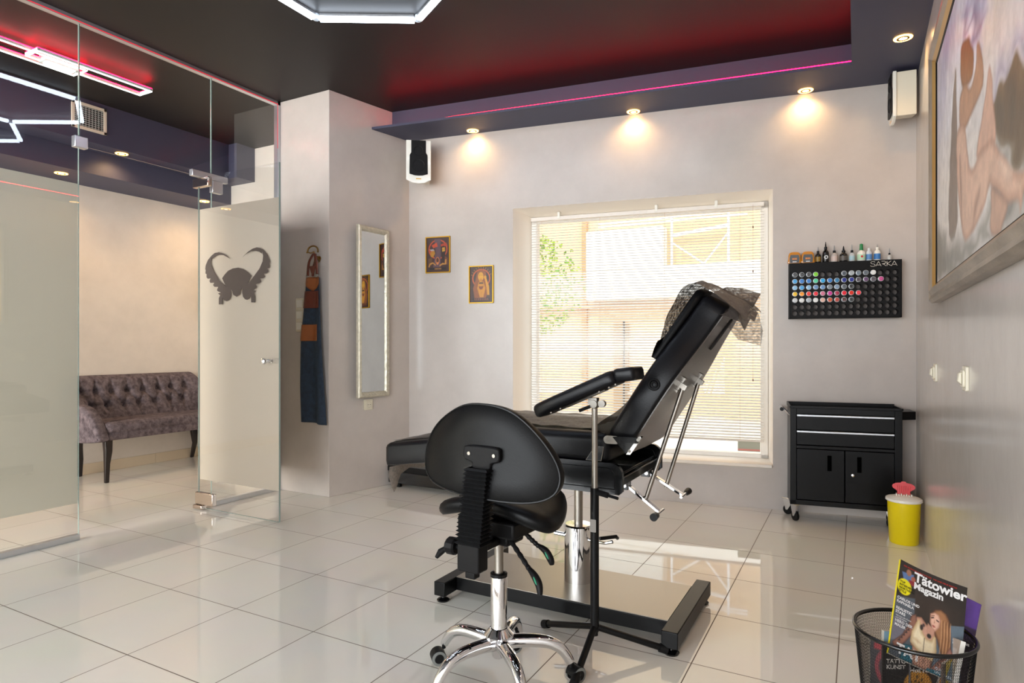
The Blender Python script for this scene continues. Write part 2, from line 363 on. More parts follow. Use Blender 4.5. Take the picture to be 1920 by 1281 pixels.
# wall behind the camera with shop front openings
mb = MB(); W0, W1, V0_, V1_ = -3.7, .2, -5.65, -4.05
for a, b in ((LWX-.15, V0_), (V1_, W0), (W1, RWX+.15)): mb.box(a, b, FRY-.15, FRY, 0, H)
for a, b in ((V0_, V1_), (W0, W1)): mb.box(a, b, FRY-.15, FRY, 0, .15); mb.box(a, b, FRY-.15, FRY, 2.5, H)
struct(obj('wall_front', mb, M['plaster'], smooth=False))
wf = sthing('window_2', (0, 0, 0)); mb = MB()
for x in (W0, -2.4, -1.1, W1-.05, V0_, -4.87, V1_-.05): mb.box(x, x+.05, FRY-.12, FRY-.05, .15, 2.5)
for a, b in ((V0_, V1_), (W0, W1)): mb.box(a, b, FRY-.12, FRY-.05, .15, .2); mb.box(a, b, FRY-.12, FRY-.05, 2.0, 2.05); mb.box(a, b, FRY-.12, FRY-.05, 2.45, 2.5)
obj('window_frame', mb, M['white'], wf)
# reveal lining and sill of the back window
tl, tr, fz0, fz1, fd = -1.77, -.012, .30, 2.125, .25
mb = MB()
mb.add([(t0, -.001, z0), (t0, -.001, z1), (tl, fd, z1), (tl, fd, z0)], [(0, 1, 2, 3)])
mb.add([(t1, -.001, z0), (t1, -.001, z1), (tr, fd, z1), (tr, fd, z0)], [(3, 2, 1, 0)])
mb.add([(t0, -.001, z1), (t1, -.001, z1), (tr, fd, fz1), (tl, fd, fz1)], [(0, 1, 2, 3)])
mb.box(t0, tl, fd, fd+.02, z0, z1); mb.box(tl, tr, fd, fd+.02, fz1, z1); mb.box(tr, t1, fd, fd+.02, z0, z1)
o = struct(obj('trim_1', mb, M['reveal'], smooth=False)); o.matrix_world = TB
w1 = sthing('window_1'); w1.matrix_world = TB
mb = MB(); mb.box(t0+.003, t1-.003, -.012, fd+.04, z0-.004, fz0); obj('window_sill', mb, M['reveal'], w1, bevel=.005)
mb = MB()
mb.box(tl, tl+.05, fd-.02, fd+.05, fz0, fz1); mb.box(tr-.05, tr, fd-.02, fd+.05, fz0, fz1); mb.box(tl, tr, fd-.02, fd+.05, fz0, fz0+.03); mb.box(tl, tr, fd-.02, fd+.05, fz1-.05, fz1)
obj('window_frame', mb, cm('F2EEE8', .3), w1, bevel=.004)
mb = MB(); mb.box(tl+.05, tr-.05, fd+.01, fd+.016, fz0+.03, fz1-.05); obj('window_glass', mb, M['glass'], w1, smooth=False)
# soffit L: thin shelf with a recessed upstand
lipA, lipB = (-3.285, 3.80), (-.032, 4.273)
wl, wr = bw(-2.85, 0, 0)[:2], bw(.86, 0, 0)[:2]
shelf = [(-3.30, 3.782), lipB, (-.032, FRY), (RWX, FRY), (RWX, wr[1]), wl, (-3.24, 4.10)]
mb = MB(); mb.prism(shelf, 2.77, 2.788)
up = [(-3.285, 3.975), (.14, 4.46), (.14, FRY), (RWX, FRY), (RWX, wr[1]), wl, (-3.24, 4.1)]
mb.prism(up, 2.787, H); struct(obj('trim_2', mb, M['soffit'], smooth=False))
# waiting-room soffit, two steps, with turned end
mb = MB()
mb.prism([(LWX, FRY), (-5.11, FRY), (-5.11, 3.90), (-5.0, 3.90), (-5.0, FY), (LWX, FY)], 2.646, H)
mb.prism([(LWX, FRY), (-5.335, FRY), (-5.335, FY), (LWX, FY)], 2.465, 2.647)
struct(obj('trim_3', mb, M['soffit'], smooth=False))
# skirting tiles
mb = MB(); y = FRY
while y < FY: mb.box(LWX, LWX+.012, y, min(y+.443, FY), 0, .09); y += .445
struct(obj('baseboard_left', mb, cm('D9C9B0', .2), bevel=.002))
mb = MB(); x = LWX+.012
while x < -3.9: mb.box(x, min(x+.443, -3.9), FY-.012, FY, 0, .09); x += .445
struct(obj('baseboard_waiting_back', mb, cm('D9C9B0', .2), bevel=.002))

# glass partition
gp = sthing('wall_glass')
def pane(y0, y1, za, zb, name='glass_pane'):
    mb = MB(); mb.box(GX-.005, GX+.005, y0, y1, za, zb, M['glass'])
    e = .0006
    for yy in (y0, y1): mb.box(GX-.005, GX+.005, yy-e, yy+e, za, zb, M['glass_edge'])
    return obj(name, mb, None, gp, smooth=False)
p1 = pane(.6, 1.988, .03, 2.935); p2 = pane(1.992, 2.828, 2.24, 2.935); p3 = pane(2.832, 3.40, .03, 2.935); p4 = pane(FRY, .597, .03, 2.935)
for p, (a, b) in ((p1, (.6, 1.986)), (p3, (2.836, 3.395)), (p4, (FRY, .597))):
    mb = MB(); mb.box(GX-.0065, GX-.0055, a, b, .205, 2.021); f = obj('frosted_film', mb, M['film'], p, smooth=False)
mb = MB()
for a, b in ((FRY, 1.988), (2.83, 3.408)): mb.box(GX-.018, GX+.018, a, b, 0, .032)
obj('floor_channel', mb, M['alu'], gp, bevel=.002)
mb = MB(); mb.box(GX-.02, GX+.02, FRY, 3.408, 2.93, H); obj('ceiling_channel', mb, M['alu'], gp, bevel=.002)
mb = MB(); mb.box(GX-.02, GX+.02, 3.38, 3.408, 0, H); obj('jamb_channel', mb, M['alu'], gp, bevel=.002)
mb = MB(); mb.box(GX+.0202, GX+.0225, FRY, 3.38, 2.935, 2.9375); mb.box(GX+.0202, GX+.0225, 3.380, 3.382, 2.6, 2.9375); obj('red_strip', mb, M['red_emissive_thin'], gp, smooth=False)  # thin red emissive line added along the ceiling channel and jamb
mb = MB(); mb.box(GX-.02, GX+.02, 1.96, 2.03, 2.225, 2.29); obj('glass_clip', mb, M['alu'], gp, bevel=.004)
mb = MB(); mb.box(GX-.018, GX+.018, 2.68, 2.95, 2.232, 2.275); mb.box(GX-.018, GX+.018, 2.83, 2.91, 2.15, 2.232); obj('glass_clip', mb, M['alu'], gp, bevel=.003)

# glass door standing open
dr = sthing('door_1')
DY = 2.75; dx0, dx1 = -3.905, -3.13
mb = MB(); mb.box(dx0, dx1, DY-.005, DY+.005, .012, 2.232, M['glass'])
for xx in (dx0, dx1): mb.box(xx-.0012, xx+.0012, DY-.005, DY+.005, .012, 2.232, M['glass_edge'])
mb.box(dx0, dx1, DY-.005, DY+.005, .0105, .0125, M['glass_edge'])
dp = obj('door_leaf', mb, None, dr, smooth=False)
mb = MB(); mb.box(dx0+.002, dx1-.002, DY+.0055, DY+.0065, .2, 2.02); obj('frosted_film', mb, M['film_door'], dp, smooth=False)
EMB = [[-3.581,1.665],[-3.612,1.688],[-3.647,1.704],[-3.693,1.716],[-3.734,1.714],[-3.77,1.697],[-3.806,1.67],[-3.827,1.637],[-3.832,1.614],[-3.827,1.605],[-3.83,1.584],[-3.817,1.578],[-3.818,1.558],[-3.806,1.547],[-3.776,1.548],[-3.788,1.531],[-3.779,1.518],[-3.74,1.518],[-3.751,1.501],[-3.737,1.49],[-3.699,1.488],[-3.712,1.468],[-3.705,1.46],[-3.673,1.449],[-3.702,1.445],[-3.68,1.432],[-3.693,1.414],[-3.694,1.372],[-3.657,1.372],[-3.656,1.389],[-3.658,1.416],[-3.641,1.396],[-3.615,1.391],[-3.592,1.397],[-3.575,1.417],[-3.571,1.443],[-3.575,1.472],[-3.561,1.454],[-3.553,1.431],[-3.518,1.415],[-3.487,1.43],[-3.48,1.455],[-3.466,1.471],[-3.466,1.443],[-3.457,1.413],[-3.438,1.397],[-3.419,1.393],[-3.4,1.399],[-3.382,1.417],[-3.381,1.375],[-3.343,1.373],[-3.345,1.408],[-3.354,1.433],[-3.338,1.449],[-3.362,1.452],[-3.327,1.47],[-3.34,1.489],[-3.305,1.493],[-3.287,1.503],[-3.3,1.522],[-3.271,1.523],[-3.252,1.531],[-3.265,1.552],[-3.239,1.552],[-3.222,1.564],[-3.234,1.583],[-3.216,1.583],[-3.209,1.599],[-3.213,1.618],[-3.21,1.625],[-3.229,1.666],[-3.266,1.701],[-3.297,1.715],[-3.329,1.721],[-3.367,1.716],[-3.411,1.699],[-3.449,1.677],[-3.461,1.668],[-3.427,1.687],[-3.383,1.699],[-3.34,1.699],[-3.305,1.691],[-3.281,1.677],[-3.284,1.694],[-3.271,1.665],[-3.276,1.629],[-3.303,1.587],[-3.351,1.545],[-3.405,1.498],[-3.417,1.489],[-3.378,1.544],[-3.411,1.569],[-3.455,1.592],[-3.505,1.603],[-3.555,1.601],[-3.601,1.589],[-3.638,1.564],[-3.661,1.542],[-3.624,1.488],[-3.687,1.528],[-3.746,1.593],[-3.77,1.637],[-3.771,1.668],[-3.759,1.691],[-3.758,1.675],[-3.728,1.692],[-3.687,1.698],[-3.647,1.693],[-3.612,1.679]]
from mathutils.geometry import tessellate_polygon
tri = tessellate_polygon([[Vector((a, b, 0)) for a, b in EMB]])
n = len(EMB); mb = MB()
mb.add([(a, DY-.0057, b) for a, b in EMB]+[(a, DY-.0052, b) for a, b in EMB], [tuple(t) for t in tri]+[tuple(i+n for i in t) for t in tri]+[(i, (i+1) % n, n+(i+1) % n, n+i) for i in range(n)])
obj('horned_emblem', mb, M['emblem'], dp, smooth=False)
mb = MB(); kn = lambda T: mb.lathe([(.0, 0), (.012, 0), (.012, .016), (.009, .02), (.009, .03), (.018, .036), (.021, .046), (.018, .058), (.009, .063), (0, .064)], M['chrome'], 24, T)
kn(Matrix.Translation((-3.21, DY-.005, 1.005)) @ Matrix.Rotation(radians(90), 4, 'X')); kn(Matrix.Translation((-3.21, DY+.005, 1.005)) @ Matrix.Rotation(radians(-90), 4, 'X'))
obj('door_knob', mb, None, dr)
mb = MB(); mb.box(-3.925, -3.745, DY-.016, DY+.016, .035, .115); mb.box(-3.93, -3.84, DY-.03, DY+.012, .006, .032); obj('floor_hinge', mb, M['chrome_warm'], dr, bevel=.004)
mb = MB(); mb.box(-3.95, -3.79, DY-.016, DY+.016, 2.165, 2.228); obj('top_hinge', mb, M['chrome_warm'], dr, bevel=.004)

# ================================================================== CEILING LIGHTS
hx = thing('hexagon_light', 'white glowing LED tubes joined into hexagons under the black ceiling', 'ceiling light', (0, 0, 0))
S = .57; zt = 2.942
def hexv(c): return [(c[0]+S*cos(radians(90+60*k)), c[1]+S*sin(radians(90+60*k))) for k in range(6)]
edges = {}; 
for c in ((-2.175, 2.315), (-1.188, 2.315), (-1.682, 1.46), (-2.669, 1.46)):
    v = hexv(c)
    for k in range(6):
        a, b = v[k], v[(k+1) % 6]; key = tuple(sorted([(round(a[0], 1), round(a[1], 1)), (round(b[0], 1), round(b[1], 1))]))
        edges.setdefault(key, (a, b))
nodes = {}
for a, b in edges.values():
    d = Vector((b[0]-a[0], b[1]-a[1], 0)).normalized(); A = Vector((*a, 0))+d*.022; B = Vector((*b, 0))-d*.022; L = (B-A).length
    T = Matrix.Translation(((A.x+B.x)/2, (A.y+B.y)/2, zt)) @ Matrix.Rotation(atan2(d.y, d.x), 4, 'Z')
    mb = MB(); mb.prism([(-.014, .004), (.014, .004), (.018, -.008), (.013, -.020), (-.013, -.020), (-.018, -.008)], -L/2, L/2, M['tube'], fn=lambda a_, b_, h: (h, a_, b_), T=T)
    mb.box(-L/2, L/2, -.014, .014, .004, .017, M['alu'], T)
    obj('led_tube', mb, None, hx)
    for q in (a, b): nodes[(round(q[0], 1), round(q[1], 1))] = q
for q in nodes.values():
    mb = MB(); mb.cyl((q[0], q[1], zt-.013), (q[0], q[1], H), .018, None, None, 12); obj('connector', mb, cm('C4D2DE', .2), hx)

# LED frame fitting in the waiting room
fl = thing('led_frame_light', 'overlapping rectangular LED frame light with red glow, waiting room ceiling', 'ceiling light')
def framelight(x0, x1, y0, y1, z, wdt, name):
    mb = MB()
    for a, b, c, d in ((x0, x1, y0, y0+wdt), (x0, x1, y1-wdt, y1), (x0, x0+wdt, y0+wdt, y1-wdt), (x1-wdt, x1, y0+wdt, y1-wdt)):
        mb.box(a, b, c, d, z, z+.006, M['tube2']); mb.box(a-.002, b+.002, c-.002, d+.002, z+.006, z+.022, cm('D8DAD8', .4))
    f = obj(name, mb, None, fl, smooth=False)
    mb = MB()
    for a, b, c, d in ((x0+.003, x1-.003, y0, y0+.006), (x0+.003, x1-.003, y1-.006, y1), (x0, x0+.006, y0, y1), (x1-.006, x1, y0, y1)): mb.box(a, b, c, d, z+.022, z+.027)
    obj('red_backlight', mb, M['red_led'], f, smooth=False)
framelight(-4.53, -4.385, 2.01, 2.725, 2.895, .0075, 'light_frame')
framelight(-4.625, -4.46, 1.50, 2.335, 2.91, .0075, 'light_frame')
mb = MB(); mb.box(-4.535, -4.475, 2.11, 2.27, 2.885, 2.893, M['tube2']); mb.box(-4.54, -4.47, 2.09, 2.29, 2.893, H, cm('C8CCCC', .3)); obj('lamp_head', mb, None, fl)

def downlight(x, y, z, label, energy, cone=155):
    t = thing('downlight', label, 'ceiling spotlight', (x, y, z), 0, 'recessed downlights with a glowing ring')
    mb = MB(); mb.lathe([(.030, 0), (.030, -.003), (.045, -.003), (.046, 0)], M['lamp_ring'], 32); obj('glowing_ring', mb, None, t)
    mb = MB(); mb.lathe([(.020, -.0005), (.020, -.005), (.031, -.005), (.031, -.0005)], M['brass'], 32); obj('trim_ring', mb, None, t)
    mb = MB(); mb.lathe([(0, -.003), (.021, -.003), (.021, 0)], M['lamp_glow'], 24); obj('lamp_lens', mb, None, t)
    light('lamp', 'SPOT', (0, 0, -.012), (0, 0, 0), energy*1.5, (1, .62, .28), t, spot_size=radians(cone), spot_blend=.9, shadow_soft_size=.03)
SZ = 2.769
downlight(-2.625, 4.18, SZ, 'glowing downlight in the dark soffit beside the white wall speaker', 7)
downlight(-1.405, 4.385, SZ, 'glowing downlight in the dark soffit above the middle of the window', 7)
downlight(-.300, 4.56, SZ, 'glowing downlight in the dark soffit above the ink rack', 7)
downlight(.215, 4.035, SZ, 'glowing downlight in the soffit near the big painting', 7)
for i in range(3): downlight(.215, 2.7-1.5*i, SZ, 'glowing downlight in the right soffit, out beyond the painting top', 7)
downlight(-5.20, 2.98, 2.645, 'glowing downlight high in the waiting room soffit beside the air vent', 9)
downlight(-5.53, 2.70, 2.464, 'glowing downlight in the low waiting room soffit above the frosted pane', 10)
downlight(-5.42, 3.87, 2.464, 'glowing downlight in the waiting room seen through the door glass', 10)
downlight(-5.53, 1.30, 2.464, 'downlight in the low waiting room soffit, behind the near frosted pane', 10)
# red cove LED strip along the shelf
cs = thing('cove_light_strip', 'red LED strip glowing along the dark blue ceiling cove', 'light strip')
ld = Vector((lipB[0]-lipA[0], lipB[1]-lipA[1], 0)).normalized(); ln = Vector((-ld.y, ld.x, 0))
a = Vector((lipA[0], lipA[1], 2.7985))+ld*.10+ln*.024; b = Vector((lipB[0], lipB[1], 2.7985))+ln*.024
mb = MB(); mb.tube([a, b], .0042, M['red_led'], 8); obj('led_strip', mb, None, cs)
mb = MB(); mb.tube([(-.004, 4.2, 2.7955), (-.004, FRY+.1, 2.7955)], .0042, M['red_led'], 8); obj('led_strip', mb, None, cs)

# air vent
vt = thing('air_vent', 'white rectangular air vent grille on the waiting room soffit', 'vent', (-5.11, 2.685, 2.825))
mb = MB(); hw, hh = .125, .1
for a, b, c, d in ((-hw, hw, -hh, -hh+.022), (-hw, hw, hh-.022, hh), (-hw, -hw+.022, -hh, hh), (hw-.022, hw, -hh, hh)): mb.box(0, .012, a, b, c, d)
obj('vent_frame', mb, M['cream'], vt, bevel=.002)
mb = MB()
for k in range(9): yy = -hw+.022+(k+.5)*(2*hw-.044)/9; mb.box(.001, .006, yy-.002, yy+.002, -hh+.02, hh-.02)
for k in range(10): zz = -hh+.022+(k+.5)*(2*hh-.044)/10; mb.box(.004, .010, -hw+.02, hw-.02, zz-.0018, zz+.0018)
obj('grille', mb, cm('AEB1AC', .4), vt, smooth=False)
mb = MB(); mb.box(.0003, .001, -hw+.02, hw-.02, -hh+.02, hh-.02); obj('duct', mb, M['black_matte'], vt, smooth=False)

# ================================================================== BLINDS
bl = thing('window_blind', 'white horizontal slat blind hanging lowered over the big window', 'blind'); bl.matrix_world = TB
ta, tb_, bo = -1.745, -.043, .15
mb = MB(); mb.box(ta, tb_, bo-.014, bo+.014, 2.075, 2.103); obj('head_rail', mb, cm('E4DCD2', .4), bl, bevel=.002)
for t in (-1.52, -.78, -.36): mb = MB(); mb.box(t-.01, t+.01, bo-.018, bo+.016, 2.085, 2.135); obj('bracket', mb, M['white'], bl, bevel=.002)
mb = MB(); z = .452; k = 0; tilt = radians(22)
while z < 2.07:
    n = 4; sag = .0016
    vs = []
    for j in range(n+1):
        u = -1+2*j/n; y = bo+.0125*u*cos(tilt); zz = z+.0125*u*sin(tilt)+sag*(1-u*u)
        vs += [(ta, y, zz), (tb_, y, zz)]
    mb.add(vs, [(2*j, 2*j+1, 2*j+3, 2*j+2) for j in range(n)]); z += .0203
obj('slats', mb, M['slat'], bl, recalc=False)
mb = MB(); mb.box(ta, tb_, bo-.012, bo+.012, .427, .441); obj('bottom_rail', mb, cm('E4DCD2', .4), bl, bevel=.002)
for t in (-1.66, -1.2, -.72, -.20):
    mb = MB(); mb.tube([(t, bo-.013, .44), (t, bo-.013, 2.08)], .0006, None, 5); mb.tube([(t, bo+.013, .44), (t, bo+.013, 2.08)], .0006, None, 5); obj('ladder_cord', mb, cm('C8A890', .6), bl)
mb = MB(); mb.tube([(-.115, bo-.02, 2.085), (-.115, bo-.02, .86)], .0008, cm('B08A70', .6), 5)
for z in (1.93, 1.62, .86): mb.cyl((-.115, bo-.02, z-.008), (-.115, bo-.02, z+.008), .0045, .003, cm('6A4A3C', .5), 8)
obj('pull_cord', mb, None, bl)
mb = MB(); mb.tube([(-1.70, bo-.022, 2.08), (-1.695, bo-.024, .80)], .0022, None, 6); obj('tilt_wand', mb, M['white'], bl)
st = thing('window_sticker', 'small grey and red sticker on the lower right window glass', 'sticker'); st.matrix_world = TB
mb = MB(); mb.box(-.215, -.065, fd-.0245, fd-.0235, .345, .418, cm('A9AB9C', .5)); mb.box(-.215, -.065, fd-.0255, fd-.0246, .35, .362, cm('D88A80', .5)); obj('sticker_sheet', mb, None, st, smooth=False)

# ================================================================== STREET OUTSIDE
og = MB(); og.box(-16, 8, 5.2, 24, -.3, -.18); o = obj('pavement', og, cm('D8D0C4', .8), smooth=False); struct(o); o.name = 'ground_outside'
bd = thing('street_building', 'beige rendered building across the street seen through the blind', 'building', (0, 11, 0))
beige = cm('DDBE98', .8); beige2 = cm('CCA986', .8)
mb = MB(); mb.box(-12, 6, .3, .6, -.2, 7, beige); obj('facade', mb, None, bd, smooth=False)
mb = MB(); mb.box(-4.42, 6, 0, .31, 1.95, 2.50, None); mb.box(-4.42, -3.0, -.02, .31, 2.49, 3.2, None); obj('balcony_wall', mb, cm('FFFBF2', .7), bd, smooth=False)
mb = MB(); mb.box(-12, 6, .2, .31, 1.80, 1.86, beige2); obj('ledge', mb, None, bd, smooth=False)
mb = MB(); mb.box(-3.98, -3.70, .24, .31, -.2, 1.52, cm('B08D63', .7)); obj('door_frame', mb, None, bd, smooth=False)
mb = MB(); mb.cyl((-3.76, .18, -.2), (-3.76, .18, 1.55), .018, None, cm('2C2A2A', .5), 10); obj('downpipe', mb, None, bd)
mb = MB(); mb.box(-4.62, -4.52, .25, .31, -.2, 3.9, cm('C99A6C', .7)); obj('pilaster', mb, None, bd, smooth=False)
wp = cm('FFFFFF', .5); mb = MB()
for x in (-2.85, -1.9): mb.cyl((x, .05, 2.45), (x, .05, 3.4), .02, None, wp, 8)
for z in (3.28, 3.34): mb.cyl((-4.2, .05, z), (-1.6, .05, z), .016, None, wp, 8)
mb.cyl((-2.85, .05, 2.9), (-2.3, .05, 2.5), .014, None, wp, 8); mb.cyl((-1.9, .05, 3.0), (-2.3, .05, 2.5), .014, None, wp, 8)
mb.cyl((-2.85, .05, 3.02), (-1.9, .05, 3.12), .03, None, wp, 8); obj('scaffold', mb, None, bd)
tr = thing('street_tree', 'leafy green street tree seen at the left edge of the blind', 'tree', (-4.18, 8.2, -.18))
mb = MB(); mb.tube([(0, 0, 0), (.02, 0, 1.0), (-.03, 0, 2.1), (0, 0, 2.6)], [.05, .045, .03, .01], cm('5B4A36', .8), 8); obj('trunk', mb, None, tr)
mb = MB(); rnd = random.Random(3)
for k in range(1500):
    a = rnd.uniform(0, 2*pi); zc = rnd.uniform(1.45, 2.85); h = (zc-1.45)/1.4; R = (.28+.55*sin(pi*min(1, h*1.02))**.8)*rnd.random()**.5*(1 if rnd.random() < .9 else 1.25)
    p = Vector((R*cos(a), R*sin(a), zc)); s_ = rnd.uniform(.02, .045); u = Vector((rnd.gauss(0, 1), rnd.gauss(0, 1), rnd.gauss(0, 1))).normalized(); v = u.orthogonal().normalized()
    mb.add([p-u*s_, p-v*s_*.5, p+u*s_, p+v*s_*.5], [(0, 1, 2, 3)], cm('9BB52E' if k % 3 else '6F9A2C', .6))
obj('foliage', mb, None, tr, smooth=False, recalc=False)

# ================================================================== WALL THINGS
def slate(prefix): pass
# left speaker in the corner
sp = thing('wall_speaker', 'white wall speaker with black grille in the left corner under soffit', 'speaker', (-3.02, 4.015, 2.52), radians(36), 'corner loudspeakers')
def speaker(root, h=.335, wd=.19, dp=.15):
    out = [(-wd/2, h/2), (-wd/2, -h/2+.03), (-wd*.25, -h/2+.006), (0, -h/2), (wd*.25, -h/2+.006), (wd/2, -h/2+.03), (wd/2, h/2)]
    mb = MB(); mb.prism(out, 0, .02, M['whitegloss'], fn=lambda a, b, c: (a, -dp/2+c, b)); obj('front_panel', mb, None, root, bevel=.004)
    mb = MB(); mb.prism([(-wd/2+.012, h/2-.004), (-wd/2+.012, -h/2+.055), (wd/2-.012, -h/2+.03), (wd/2-.012, h/2-.004)], .02, dp, M['cream'], fn=lambda a, b, c: (a, -dp/2+c, b)); obj('cabinet', mb, None, root, bevel=.004)
    g = [(-.056, h/2-.003), (-.056, .07), (-.068, .05), (-.070, -.095), (-.03, -.106), (0, -.108), (.03, -.106), (.070, -.095), (.068, .05), (.056, .07), (.056, h/2-.003)]
    mb = MB(); mb.prism(g, -.006, 0, M['black_matte'], fn=lambda a, b, c: (a, -dp/2+c, b)); gr = obj('grille', mb, None, root, bevel=.002)
    for zc, r in ((.085, .034), (-.03, .045)):
        mb = MB(); pts = [(r*cos(2*pi*k/24), -dp/2-.007, zc+r*sin(2*pi*k/24)) for k in range(24)]; mb.tube(pts, .003, M['black'], 6, closed=True); obj('driver_ring', mb, None, gr)
    mb = MB(); mb.box(-.02, .02, -dp/2-.001, -dp/2, -.134, -.127, M['gold']); obj('name_badge', mb, None, root)
speaker(sp)
sp2 = thing('wall_speaker', 'cream wall speaker seen from its side above the painting corner', 'speaker', (.238, 4.53, 2.60), radians(-84), 'corner loudspeakers')
speaker(sp2, .30, .17, .125)

def picture_poster(t, z, wd, ht, label, kind):
    r = thing('framed_picture', label, 'picture', bw(t, .0, z), atan2(E1[1], E1[0]), 'small gold framed pictures')
    mb = MB(); f = .008
    for a, b, c, d in ((-wd/2, wd/2, -ht/2, -ht/2+f), (-wd/2, wd/2, ht/2-f, ht/2), (-wd/2, -wd/2+f, -ht/2, ht/2), (wd/2-f, wd/2, -ht/2, ht/2)): mb.box(a, b, -.014, -.001, c, d)
    obj('gold_frame', mb, M['gold'], r, bevel=.0015)
    mb = MB(); mb.box(-wd/2+f, wd/2-f, -.005, -.002, -ht/2+f, ht/2-f, cm('3A1E18', .4)); bk0 = obj('backing', mb, None, r, smooth=False)
    LY = []
    def pl(pts, col): LY.append(([(a+.5, b+.5) for a, b in pts], col, .006))
    def ell(cx, cy, rx, ry, col, n=20): pl([(cx+rx*cos(2*pi*k/n), cy+ry*sin(2*pi*k/n)) for k in range(n)], col)
    if kind == 0:
        ell(0, .16, .42, .29, 'B84A28'); ell(0, .16, .37, .255, '3A2422')
        pl([(-.16, .46), (.12, .46), (.12, -.36), (-.22, -.36), (-.1, .1)], '584048'); pl([(-.28, .28), (-.05, .36), (-.02, .24), (-.2, .2)], 'C04A2C'); pl([(.12, .30), (.36, .34), (.42, .24), (.13, .24)], 'A8381E')
        pl([(-.32, .16), (-.16, .14), (-.13, .04), (-.20, -.06), (-.31, -.06), (-.34, .05)], 'A87424'); pl([(-.38, .16), (-.2, .17), (-.15, .12), (-.3, .12)], 'A89A9C'); pl([(-.38, .11), (-.24, .11), (-.3, .08)], 'B8503A')
        pl([(.14, .22), (.24, .26), (.34, .20), (.36, .10), (.30, .0), (.2, .0), (.14, .08)], '2A1814'); pl([(.18, .20), (.30, .21), (.31, .10), (.26, .04), (.19, .07)], 'C89232'); pl([(.19, .15), (.23, .155), (.23, .14)], '20120E'); pl([(.26, .155), (.30, .15), (.27, .14)], '20120E')
        pl([(.18, .08), (.31, .10), (.33, -.06), (.26, -.24), (.16, -.12)], '2C1812'); pl([(.30, -.04), (.42, -.1), (.42, -.3), (.28, -.24)], '6A3A22'); pl([(-.42, -.1), (-.24, -.08), (-.26, -.3), (-.42, -.3)], '5A3A22')
        ell(-.02, -.17, .09, .11, 'B0683A'); ell(-.02, -.16, .055, .075, '4A2A20'); ell(-.02, -.25, .04, .04, 'C87A44')
        pl([(-.42, -.34), (-.36, -.24), (-.22, -.21), (-.1, -.28), (-.1, -.32), (-.22, -.25), (-.33, -.28), (-.38, -.36)], 'B8803A'); pl([(.06, -.30), (.2, -.24), (.3, -.26), (.32, -.14), (.37, -.14), (.36, -.29), (.2, -.29), (.08, -.34)], 'B8803A')
        pl([(-.36, -.37), (.36, -.37), (.36, -.44), (-.36, -.44)], '1E100E')
        for k in range(5): pl([(-.14+.06*k, -.385), (-.1+.06*k, -.385), (-.1+.06*k, -.425), (-.14+.06*k, -.425)], '9C6A34')
    else:
        ell(0, .17, .4, .27, 'C25A28'); ell(0, .17, .35, .235, '35201C')
        for k in range(11): a = radians(20+14*k); pl([(.38*cos(a), .17+.27*sin(a)), (.46*cos(a), .17+.33*sin(a)), (.47*cos(a+.05), .17+.34*sin(a+.05))], 'B8882E')
        pl([(-.18, .36), (.05, .42), (.2, .34), (.24, .1), (.3, -.2), (.2, -.38), (-.3, -.38), (-.36, -.1), (-.26, .1)], '8A4C22')
        ell(-.02, .22, .12, .13, 'D89A2C'); ell(-.02, .13, .07, .05, 'C98A24'); pl([(-.1, .08), (.1, .08), (.18, -.1), (.1, -.36), (-.06, -.36), (-.18, -.1)], 'C8862A')
        pl([(-.09, .06), (.08, .06), (.1, .02), (-.1, .02)], '2A1612'); pl([(.14, .2), (.2, .22), (.34, -.05), (.36, -.3), (.26, -.3), (.22, -.05)], 'D0912A'); ell(.17, .2, .06, .05, 'D0912A')
        pl([(-.12, -.05), (.1, -.05), (.04, -.14), (-.06, -.14)], '7A3A1E'); pl([(-.08, .27), (-.03, .265), (-.08, .255)], '1E100E'); pl([(.02, .27), (.07, .265), (.02, .255)], '1E100E'); pl([(-.06, .13), (.03, .13), (-.015, .11)], 'A02A1E')
        pl([(-.38, -.38), (.38, -.38), (.38, -.46), (-.38, -.46)], '23120F')
        for k in range(8): pl([(-.3+.08*k, -.39), (-.26+.08*k, -.39), (-.25+.08*k, -.445), (-.29+.08*k, -.445)], '8C4A2A')
    painted_obj('print', lambda u, v: ((u-.5)*(wd-2*f), -.0054, (v-.5)*(ht-2*f)), painted(90, 126, '3A1E18', LY, wd/ht, 3+kind, .12), vcol('print_ink', .35), r)
t_of = lambda x: (x-BPX)/E1[0]
picture_poster(t_of(-2.960), 1.830, .218, .292, 'upper left small gold framed print of two faces in profile', 0)
picture_poster(t_of(-2.590), 1.580, .208, .294, 'lower right small gold framed print of a long-haired figure', 1)

# mirror on the pillar side
mr = thing('wall_mirror', 'tall narrow mirror in champagne relief frame on the pillar side', 'mirror', (-3.2715, 3.765, 1.357), radians(-3.7))
wd, ht, f = .33, 1.30, .042
prof = [(0, 0), (0, .018), (.008, .026), (.02, .028), (.032, .022), (f, .010), (f, 0)]
mb = MB(); vs = []
ring = lambda d: [(d-wd/2, d-ht/2), (wd/2-d, d-ht/2), (wd/2-d, ht/2-d), (d-wd/2, ht/2-d)]
for d, h in prof: vs += [(h, a, b) for a, b in ring(d)]
fs = [(i*4+k, i*4+(k+1) % 4, (i+1)*4+(k+1) % 4, (i+1)*4+k) for i in range(len(prof)-1) for k in range(4)]
mb.add(vs, fs, M['champagne']); mb.box(-.004, 0, -wd/2, wd/2, -ht/2, ht/2, M['champagne']); fr_ = obj('mirror_frame', mb, None, mr, smooth=False)
mb = MB()
